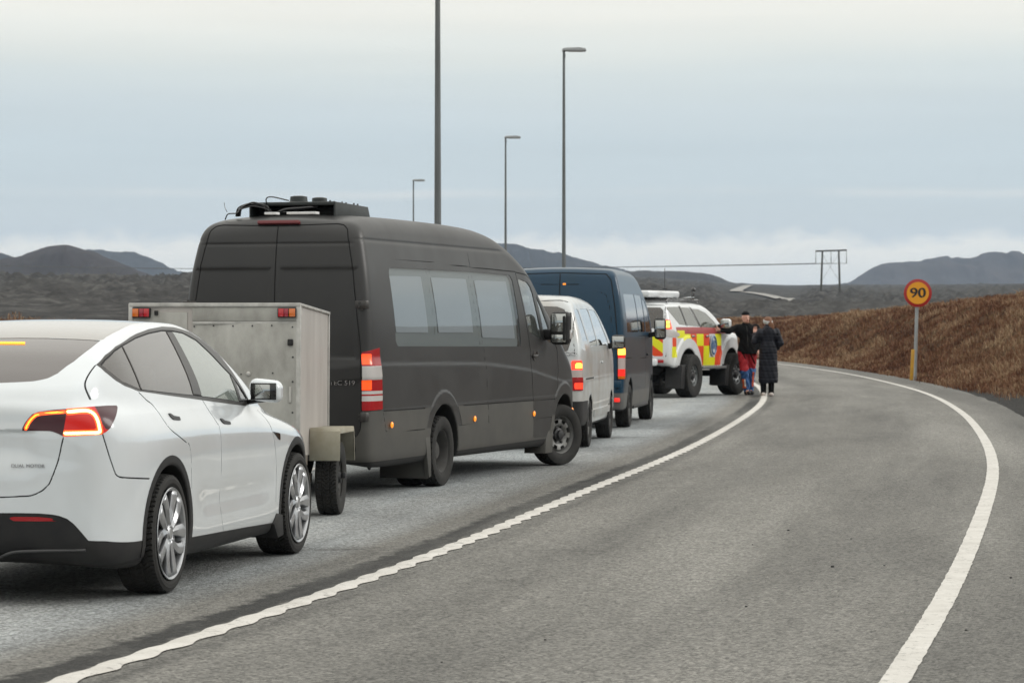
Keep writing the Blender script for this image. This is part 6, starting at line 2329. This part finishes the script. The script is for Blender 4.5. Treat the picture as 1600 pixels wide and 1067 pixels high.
    P('windscreen', 'screen', 'clear', off=-.004, rim=0)
    P('cabin_lining', ['body', 'belt', 'gap', 'pillar'], 'lining', off=-.05, rim=0)
    for n in [n for n in s.names if n.startswith('stripe')]:
        for sd in (-1, 1):
            P('warning_stripe', n, 'check_yellow' if 'yellow' in n else 'check_red', side=sd, off=.001, rim=0)
    for sd in (-1, 1):
        r = s.take('flare', sd, .012, .03)
        cx = r[0][r[1]].mean(1)[:, 0]
        for a in (0, 1):
            m = (cx > 1.4) == bool(a)
            raw('wheel_flare', r[0], r[1][m], M['suv_white'], root, LN=r[2].reshape(-1, 3, 3)[m].reshape(-1, 3))
        P('red_belt', 'belt', 'faded_red', side=sd, rim=0)
        P('window_pillar', 'pillar', 'trim', side=sd, off=.002, rim=0)
        for n in [n for n in s.names if n.startswith('chk')]:
            P('check_square', n, 'check_yellow' if 'yellow' in n else 'check_red' if 'red' in n else 'suv_white', side=sd, off=.001, rim=0)
        for k in range(3):
            P('side_window', 'win%d' % k, 'suv_tint', side=sd, off=-.004, rim=0)
        t = P('tail_light', 'lamp', 'lit_red', side=sd, off=.012, rim=.02)
        part(s, 'lit_bulb', 'bulb', M['lit_bright'], t, side=sd, off=.014, rim=0)
        P('clear_lamp', 'lampw', 'clear_lens', side=sd, off=.008, rim=.02)
        b = MB()
        b.box((-1.14, sd * .66, .82), (.03, .22, .07), bev=.01)
        b.obj('reflector', M['red_lens'], root)
        b = MB()
        b.prism([(-.66, .72), (-.44, .74), (-.52, .20), (-.72, .22)], 'y', sd * 1.02, sd * .62, .01)
        b.obj('mud_flap', M['plastic'], root)
        b = MB()
        b.prism([(2.10, .72), (2.34, .70), (2.26, .22), (2.06, .24)], 'y', sd * 1.02, sd * .62, .01)
        b.obj('mud_flap', M['plastic'], root)
        b = MB()
        b.box((1.38, sd * .95, .655), (1.5, .16, .06), bev=.015)
        b.obj('side_step', M['suv_rim'], root)
        for x in (.28, 1.18):
            b = MB()
            b.box((x, sd * .925, 1.37), (.17, .03, .045), bev=.012)
            b.obj('door_handle', M['silver'], root)
        simple_mirror(root, sd, (1.98, 1.07, 1.66), (.18, .24, .21), M['suv_white'], .86)
        # emblem on the front door: pale oval with a blue ring
        b = MB()
        b.cyl((1.54, sd * .926, 1.16), (1.54, sd * .934, 1.16), .20, n=36)
        for v in b.b.verts:
            v.co.z = 1.16 + (v.co.z - 1.16) * 1.25
        e = b.obj('emblem', mat('emblem_white', (.55, .58, .60), .4), root)
        b = MB()
        pts = [(1.54 + .155 * math.cos(t), sd * .936, 1.16 + .195 * math.sin(t)) for t in np.linspace(0, 2 * math.pi, 28, endpoint=False)]
        b.tube(pts, .022, 6, True)
        for q in range(-2, 3):
            b.box((1.54 + q * .045, sd * .936, 1.16 + .02 * (q % 2)), (.022, .006, .20))
        b.obj('emblem_ring', mat('emblem_blue', (.05, .12, .26), .4), e)
        b = MB()
        b.tube([(-.7, sd * .66, 2.13), (-.6, sd * .66, 2.185), (1.2, sd * .66, 2.185), (1.3, sd * .66, 2.12)], .022, 8)
        b.obj('roof_rail', M['gloss_black'], root)
    for x in (-.4, .75):
        b = MB()
        b.box((x, 0, 2.21), (.07, 1.36, .05), bev=.01)
        b.obj('roof_bar', M['gloss_black'], root)
    # roof box, aerials, snorkel-like antenna base
    b = MB()
    o = blob('roof_box', lambda x, y, z: smax(rbox(x, y, z, (-.05, .12, 2.315), (1.9, .95, .15), .05), .70 * (x - .98) + (z - 2.38), .03), (-1.1, -.45, 2.15), (1.0, .7, 2.5), .025, M['suv_white'], root)
    b = MB()
    b.cyl((-.2, -.42, 2.42), (-.2, -.42, 2.44), .05, n=12)
    b.cyl((-.2, -.42, 2.44), (-.2, -.42, 2.9), .006, n=6)
    b.obj('aerial', M['gloss_black'], root)
    b = MB()
    b.bar((.45, -.62, 2.20), (1.02, -.62, 2.24), .10, .07, .02)
    b.bar((1.0, -.62, 2.24), (1.06, -.62, 2.42), .06, .06, .02)
    b.ball((1.06, -.62, 2.42), .05, (1, 1, 1.2), 12)
    b.obj('roof_floodlight', M['gloss_black'], root)
    b = MB()
    b.box((-1.22, 0, .80), (.16, 1.3, .16), bev=.04)
    b.obj('rear_bumper', M['suv_white'], root)
    b = MB()
    b.cyl((0, -.8, .5), (0, .8, .5), .07, n=12)
    b.ball((0, 0, .48), .2, (1, 1, .9), 14)
    b.obj('axle', M['well'], root)
    b = MB()
    b.cyl((2.79, -.8, .5), (2.79, .8, .5), .07, n=12)
    b.obj('axle', M['well'], root)
    b = MB()
    b.box((-.7, 0, .62), (.5, .9, .22), bev=.05)
    b.obj('fuel_tank', M['well'], root)
    b = MB()
    b.cyl((-1.2, .28, 1.15), (-1.36, .28, 1.15), .40, n=36)
    b.obj('spare_wheel', M['plastic'], root)
    for x in (0, 2.79):
        for y in (-.90, .90):
            wheel_at(root, x, y, .485, plain_wheel(.487, .36, .235, M['suv_rim'], 'block', 170, 8, .07), -8 if x > 1 else 0)
    seats(root, [(1.35, -.4, .5), (1.35, .4, .5), (.4, 0, 1.3)], .85, M['seat'])


build_minivan()
build_blue_van()
build_suv()
# ---------------------------------------------------------------- two people talking beside the rescue vehicle
def cone(a, b, ra, rb):
    a, b = np.array(a, float), np.array(b, float)
    d = b - a
    l2 = d @ d
    def f(x, y, z):
        t = np.clip(((x - a[0]) * d[0] + (y - a[1]) * d[1] + (z - a[2]) * d[2]) / l2, 0, 1)
        return np.sqrt((x - a[0] - t * d[0]) ** 2 + (y - a[1] - t * d[1]) ** 2 + (z - a[2] - t * d[2]) ** 2) - (ra + (rb - ra) * t)
    return f


def ell(c, r):
    def f(x, y, z):
        k = np.sqrt(((x - c[0]) / r[0]) ** 2 + ((y - c[1]) / r[1]) ** 2 + ((z - c[2]) / r[2]) ** 2)
        return (k - 1) * min(r)
    return f


def blend(k, *fs):
    def f(x, y, z):
        r = fs[0](x, y, z)
        for q in fs[1:]:
            r = smin(r, q(x, y, z), k)
        return r
    return f


def hand(w, d, up, s=1):
    """palm and five fingers as shapes: wrist w, pointing along d, thumb side up"""
    w, d, up = np.array(w, float), unit(np.array([d], float))[0], np.array(up, float)
    up = unit(np.array([up - d * (up @ d)]))[0]
    n = np.cross(d, up) * s
    fs = [cone(w, w + d * .05, .030, .034), cone(w + d * .045 + up * .022, w + d * .085 + up * .026, .020, .017), cone(w + d * .045 - up * .02, w + d * .082 - up * .024, .020, .016)]
    for k, (o, l) in enumerate(((.030, .066), (.010, .074), (-.011, .069), (-.031, .054))):
        p = w + d * .088 + up * o
        q = p + d * l * .55 + n * .012
        fs += [cone(p, q, .0105, .0095), cone(q, q + d * l * .36 + n * .022, .0095, .0080)]
    p = w + d * .03 + up * .030
    q = p + d * .035 + up * .032 + n * .008
    fs += [cone(p, q, .014, .0115), cone(q, q + d * .030 + up * .006 + n * .012, .0115, .009)]
    return fs


def head(c, s, look):
    """skull, jaw, nose, ears; look is the direction the face points (unit, horizontal)"""
    c, l = np.array(c, float), np.array(look, float)
    r = np.array([-l[1], l[0], 0.])
    up = np.array([0, 0, 1.])
    fs = [ell(c + up * .035 * s, (.078 * s, .092 * s, .095 * s)), cone(c + l * .030 * s - up * .045 * s, c + l * .052 * s - up * .088 * s, .058 * s, .036 * s),
          cone(c + l * .088 * s + up * .012 * s, c + l * .106 * s - up * .022 * s, .010 * s, .015 * s)]
    for q in (-1, 1):
        fs.append(cone(c + r * q * .078 * s + up * .015 * s, c + r * q * .078 * s - up * .022 * s, .014 * s, .010 * s))
    return fs


M['skin'] = mat('skin', (.60, .36, .28), .5, var=.2, vscale=14, col2=(.55, .27, .20))
M['black_cloth'] = mat('black_cloth', (.004, .004, .0045), .9, spec=.2, bump=.3, bscale=60)
M['navy_coat'] = mat('navy_quilted_coat', (.005, .006, .012), .6, spec=.3, bump=.3, bscale=40)
M['red_cloth'] = mat('red_cloth', (.42, .010, .020), .75, var=.3, vscale=9)
M['blue_cloth'] = mat('blue_cloth', (.045, .13, .34), .75, var=.3, vscale=9)
M['orange_stripe'] = mat('reflective_orange', (.72, .12, .03), .5)
M['white_stripe'] = mat('reflective_white', (.75, .73, .68), .5)
M['boot'] = mat('boot_leather', (.02, .016, .013), .6)
M['shoe'] = mat('pale_shoe', (.62, .55, .52), .6)
M['hair'] = mat('auburn_hair', (.16, .065, .028), .6, bump=.6, bscale=80, stretch=(1, 1, .1))
M['band'] = mat('knit_headband', (.30, .31, .31), .85, var=.6, vscale=22, col2=(.62, .62, .60))
M['eye'] = mat('eye_dark', (.02, .015, .012), .2)
M['lip'] = mat('lip', (.30, .10, .08), .5)


def skin_of(name, f, lo, hi, res, m, parent, k=None):
    return blob(name, f, lo, hi, res, m, parent)


def build_man():
    D = 63.9
    X = (1168 - 800) / 4300 * D
    root = empty('person', (X, D, 0), 0, 'man in black jacket and beanie with one arm stretched out to the checkered vehicle', 'person')
    root.scale = (1.065, 1.065, 1.065)
    look = (.45, -.89, 0)
    hd = (-.045, -.02, 1.665)
    sR, sL = (-.20, .0, 1.47), (.19, .02, 1.46)
    eR, hR = (-.43, -.21, 1.40), (-.65, -.44, 1.42)
    eL, hL = (.245, .05, 1.17), (.215, -.08, .96)
    hipR, hipL = (-.10, 0, .95), (.10, .02, .95)
    kR, kL = (-.075, -.12, .53), (.085, .06, .52)
    aR, aL = (-.02, -.06, .11), (.07, .22, .11)
    body = [*head(hd, 1.02, look), cone((-.03, 0, 1.46), (-.04, -.01, 1.60), .058, .055), cone((-.12, 0, 1.36), (.12, 0, 1.36), .11, .11), cone((0, 0, 1.30), (0, 0, 1.02), .125, .13),
            cone(sR, eR, .048, .040), cone(eR, hR, .040, .028), cone(sL, eL, .048, .040), cone(eL, hL, .040, .028),
            cone(hipR, kR, .085, .058), cone(kR, aR, .054, .040), cone(hipL, kL, .085, .058), cone(kL, aL, .054, .040), cone(aR, (-.0, -.20, .04), .04, .035), cone(aL, (.10, .10, .04), .04, .035)]
    hands = hand(hR, (-.75, -.70, .02), (.2, .1, 1), 1) + hand(hL, (-.05, -.25, -1), (0, -1, .2), -1)
    f = blend(.03, *body)
    g = blend(.008, *hands)
    skin_of('body', lambda x, y, z: smin(f(x, y, z), g(x, y, z), .02), (-.95, -.72, -.02), (.42, .40, 1.86), .0095, M['skin'], root)
    jk = blend(.06, cone((-.14, 0, 1.38), (.13, 0, 1.38), .135, .135), cone((0, 0, 1.34), (0, .0, .98), .155, .165), cone((0, 0, 1.40), (0, 0, .92), .15, .178), cone((-.06, 0, 1.0), (.07, 0, .92), .15, .165), cone(sR, eR, .080, .066), cone(eR, np.array(hR) + np.array((.03, .025, 0)), .066, .048),
               cone(sL, eL, .080, .066), cone(eL, np.array(hL) + np.array((0, .02, .04)), .066, .05), cone((-.03, -.01, 1.46), (-.035, -.015, 1.555), .085, .075))
    fold = lambda x, y, z: .006 * np.sin(z * 38 + 7 * np.sin(x * 9)) * np.sin(x * 23 + y * 17)
    skin_of('jacket', lambda x, y, z: smax(jk(x, y, z) + fold(x, y, z), .89 - z, .02), (-.78, -.56, .82), (.42, .30, 1.70), .0125, M['black_cloth'], root)
    b = MB()
    b.tube([(-.03, -.155, 1.50), (-.02, -.165, 1.38), (-.01, -.172, 1.2), (0, -.182, .95)], .006, 6)
    b.obj('zip', M['trim'], root)
    b = MB()
    b.cyl((.085, -.142, 1.335), (.087, -.150, 1.335), .026, n=14)
    b.obj('chest_patch', mat('patch', (.18, .14, .18), .7), root)
    tr = blend(.05, cone((-.05, 0, .96), (.05, 0, .96), .135, .135), cone(hipR, kR, .120, .090), cone(kR, aR, .088, .075), cone(hipL, kL, .120, .090), cone(kL, aL, .088, .075))
    fo2 = lambda x, y, z: .006 * np.sin(z * 44 + 9 * np.sin(x * 12 + y * 6))
    V, F, N = nets(lambda x, y, z: smax(smax(tr(x, y, z) + fo2(x, y, z),   .055 - z, .01), z - .98, .01), (-.30, -.32, .02), (.30, .36, 1.05), .0115, half=False)
    s = Skin(V, F, N)
    s.region('blue', lambda x, y, z: z - (.54 + .25 * (x + .05) + .02 * np.sin(x * 30)), None, ['body'])
    s.region('orange', lambda x, y, z: np.maximum(np.abs(x + .085 + .12 * (z - .25)) - .035, np.abs(z - .25) - .10), lambda c, n: n[:, 1] < .3, ['blue'])
    s.region('white', lambda x, y, z: np.maximum(np.abs(x + .065 + .12 * (z - .25)) - .014, np.abs(z - .26) - .08), lambda c, n: n[:, 1] < .3, ['orange'])
    s.region('orange', lambda x, y, z: np.maximum(np.abs(x - .125) - .02, np.abs(z - .34) - .16), lambda c, n: n[:, 1] < .5, ['blue'])
    t = part(s, 'trousers', 'body', M['red_cloth'], root, rim=0)
    part(s, 'lower_leg', 'blue', M['blue_cloth'], t, rim=0)
    part(s, 'stripe', 'orange', M['orange_stripe'], t, off=.002, rim=.003)
    part(s, 'stripe', 'white', M['white_stripe'], t, off=.003, rim=.003)
    b = MB()
    b.tube([(-.165, -.05, .95), (-.10, -.145, .88), (-.02, -.135, .72), (.02, -.10, .60)], .014, 8)
    b.tube([(.04, -.155, .92), (.10, -.145, .80), (.155, -.08, .68)], .014, 8)
    b.obj('strap', M['black_cloth'], root)
    for a, toe in ((aR, (.015, -.21, .045)), (aL, (.11, .09, .045))):
        fb = blend(.03, cone((a[0], a[1], .17), (a[0], a[1], .06), .062, .056), cone((a[0], a[1] + .03, .05), toe, .052, .046))
        skin_of('boot', lambda x, y, z: smax(fb(x, y, z), .004 - z, .006), (a[0] - .16, a[1] - .28, -.01), (a[0] + .18, a[1] + .14, .26), .012, M['boot'], root)
    fc = np.array(hd)
    l = np.array(look)
    r = np.array([-l[1], l[0], 0])
    bn = ell(fc + np.array([0, 0, .062]), (.094, .102, .098))
    skin_of('beanie', lambda x, y, z: smax(bn(x, y, z), fc[2] + .072 - z, .02), tuple(fc + [-.14, -.14, 0]), tuple(fc + [.14, .14, .2]), .010, M['black_cloth'], root)
    for q in (-1, 1):
        b = MB()
        b.ball(fc + l * .083 + r * q * .032 + np.array([0, 0, .018]), .011, (1, 1, .7), 10)
        b.obj('eye', M['eye'], root)
    b = MB()
    b.ball(fc + l * .086 + np.array([0, 0, -.052]), .020, (1, .6, .35), 10)
    b.obj('mouth', M['lip'], root)
    be = blend(.03, cone(fc + l * .050 - r * .045 + np.array([0, 0, -.07]), fc + l * .052 + r * .045 + np.array([0, 0, -.07]), .036, .036), cone(fc + l * .06 + np.array([0, 0, -.075]), fc + l * .062 + np.array([0, 0, -.092]), .034, .03))
    skin_of('beard', lambda x, y, z: smax(be(x, y, z), z - (fc[2] - .072), .01), tuple(fc + [-.14, -.18, -.17]), tuple(fc + [.14, .14, 0]), .009, mat('beard', (.20, .10, .06), .8), root)


def build_woman():
    D = 62.75
    X = (1200 - 800) / 4300 * D
    root = empty('person', (X, D, 0), 0, 'woman seen from behind in a long dark quilted coat, knitted headband and pale shoes', 'person')
    root.scale = (1.04, 1.04, 1.04)
    look = (-.42, .91, 0)
    hd = (.0, .02, 1.60)
    sL, eL, hL = (-.165, .02, 1.41), (-.285, .03, 1.20), (-.275, .17, 1.37)
    sR, eR, hR = (.175, .0, 1.41), (.265, .0, 1.17), (.20, .14, 1.03)
    hip = ((-.085, 0, .92), (.085, 0, .92))
    kn = ((-.10, .03, .50), (.075, .03, .50))
    an = ((-.10, 0, .09), (.07, 0, .09))
    body = [*head(hd, .97, look), cone((0, 0, 1.40), (0, .01, 1.53), .05, .048), cone((-.11, 0, 1.32), (.11, 0, 1.32), .095, .095), cone((0, 0, 1.28), (0, 0, .98), .11, .125),
            cone(sL, eL, .042, .036), cone(eL, hL, .036, .025), cone(sR, eR, .042, .036), cone(eR, hR, .036, .025)]
    for i in (0, 1):
        body += [cone(hip[i], kn[i], .082, .055), cone(kn[i], an[i], .050, .036), cone(an[i], (an[i][0], an[i][1] + .15, .035), .036, .03)]
    f = blend(.03, *body)
    g = blend(.008, *(hand(hL, (.1, .35, .9), (1, 0, 0), -1) + hand(hR, (-.3, .6, -.6), (0, .6, .8), 1)))
    skin_of('body', lambda x, y, z: smin(f(x, y, z), g(x, y, z), .02), (-.42, -.22, -.02), (.40, .42, 1.78), .0095, M['skin'], root)
    ct = blend(.05, cone((-.12, 0, 1.34), (.12, 0, 1.34), .125, .125), cone((0, 0, 1.32), (0, 0, 1.0), .155, .165), cone((-.045, 0, 1.05), (-.05, .01, .36), .150, .160), cone((.045, 0, 1.05), (.06, .01, .36), .150, .165),
               cone(sL, eL, .082, .070), cone(eL, np.array(hL) + (-.0, -.02, -.02), .070, .052), cone(sR, eR, .084, .074), cone(eR, np.array(hR) + (.01, -.02, .02), .074, .055), cone((0, -.01, 1.42), (0, -.005, 1.50), .095, .092))
    hood = ell((0, -.10, 1.40), (.135, .065, .12))
    def coat(x, y, z):
        q = smin(ct(x, y, z), hood(x, y, z), .03)
        u = np.abs(np.sin(z * math.pi / .135 + .2))
        q = q + .012 * np.maximum(0, 1 - u * 3.2)
        return smax(q + .003 * np.sin(x * 60 + 20 * z), .285 - z + .01 * np.sin(x * 14), .02)
    skin_of('coat', coat, (-.44, -.28, .22), (.44, .34, 1.62), .0115, M['navy_coat'], root)
    tr = blend(.03, *[cone(kn[i], (an[i][0], an[i][1], .07), .075, .060) for i in (0, 1)])
    skin_of('trousers', lambda x, y, z: smax(smax(tr(x, y, z), .055 - z, .01), z - .45, .01), (-.24, -.14, .02), (.22, .16, .5), .012, M['black_cloth'], root)
    for a in an:
        fb = blend(.02, cone((a[0], a[1] - .02, .05), (a[0] - .01, a[1] + .14, .045), .052, .045))
        skin_of('shoe', lambda x, y, z: smax(smax(fb(x, y, z), .003 - z, .006), z - .105, .01), (a[0] - .1, a[1] - .12, -.01), (a[0] + .1, a[1] + .24, .14), .011, M['shoe'], root)
    fc = np.array(hd)
    l = np.array(look)
    hr = blend(.03, ell(fc + [0, -.005, .038], (.096, .108, .108)), cone(fc - l * .075 + [0, 0, .0], fc - l * .085 + [.02, 0, -.10], .05, .045), cone(fc - l * .08 + [.055, 0, -.03], fc - l * .06 + [.085, -.02, -.13], .035, .02))
    skin_of('hair', lambda x, y, z: smax(hr(x, y, z), (x - fc[0]) * l[0] + (y - fc[1]) * l[1] - .045 + np.maximum(0, fc[2] + .02 - z) * .6, .015), tuple(fc + [-.16, -.22, -.2]), tuple(fc + [.2, .16, .18]), .0095, M['hair'], root)
    bd = ell(fc + [0, -.004, .035], (.106, .118, .118))
    skin_of('headband', lambda x, y, z: smax(bd(x, y, z), np.abs(z - fc[2] - .030 - .25 * ((x - fc[0]) * l[0] + (y - fc[1]) * l[1])) - .040, .012), tuple(fc + [-.15, -.16, -.08]), tuple(fc + [.15, .16, .14]), .0095, M['band'], root)
    r = np.array([-l[1], l[0], 0])
    for q in (-1, 1):
        b = MB()
        b.ball(fc + l * .080 + r * q * .031 + np.array([0, 0, .018]), .010, (1, 1, .7), 10)
        b.obj('eye', M['eye'], root)
    b = MB()
    b.ball(fc + l * .083 + np.array([0, 0, -.05]), .018, (1, .6, .35), 10)
    b.obj('mouth', M['lip'], root)
    b = MB()
    b.box((.19, -.095, 1.36), (.06, .03, .05), bev=.01)
    b.obj('shoulder_tab', M['black_cloth'], root)


build_man()
build_woman()
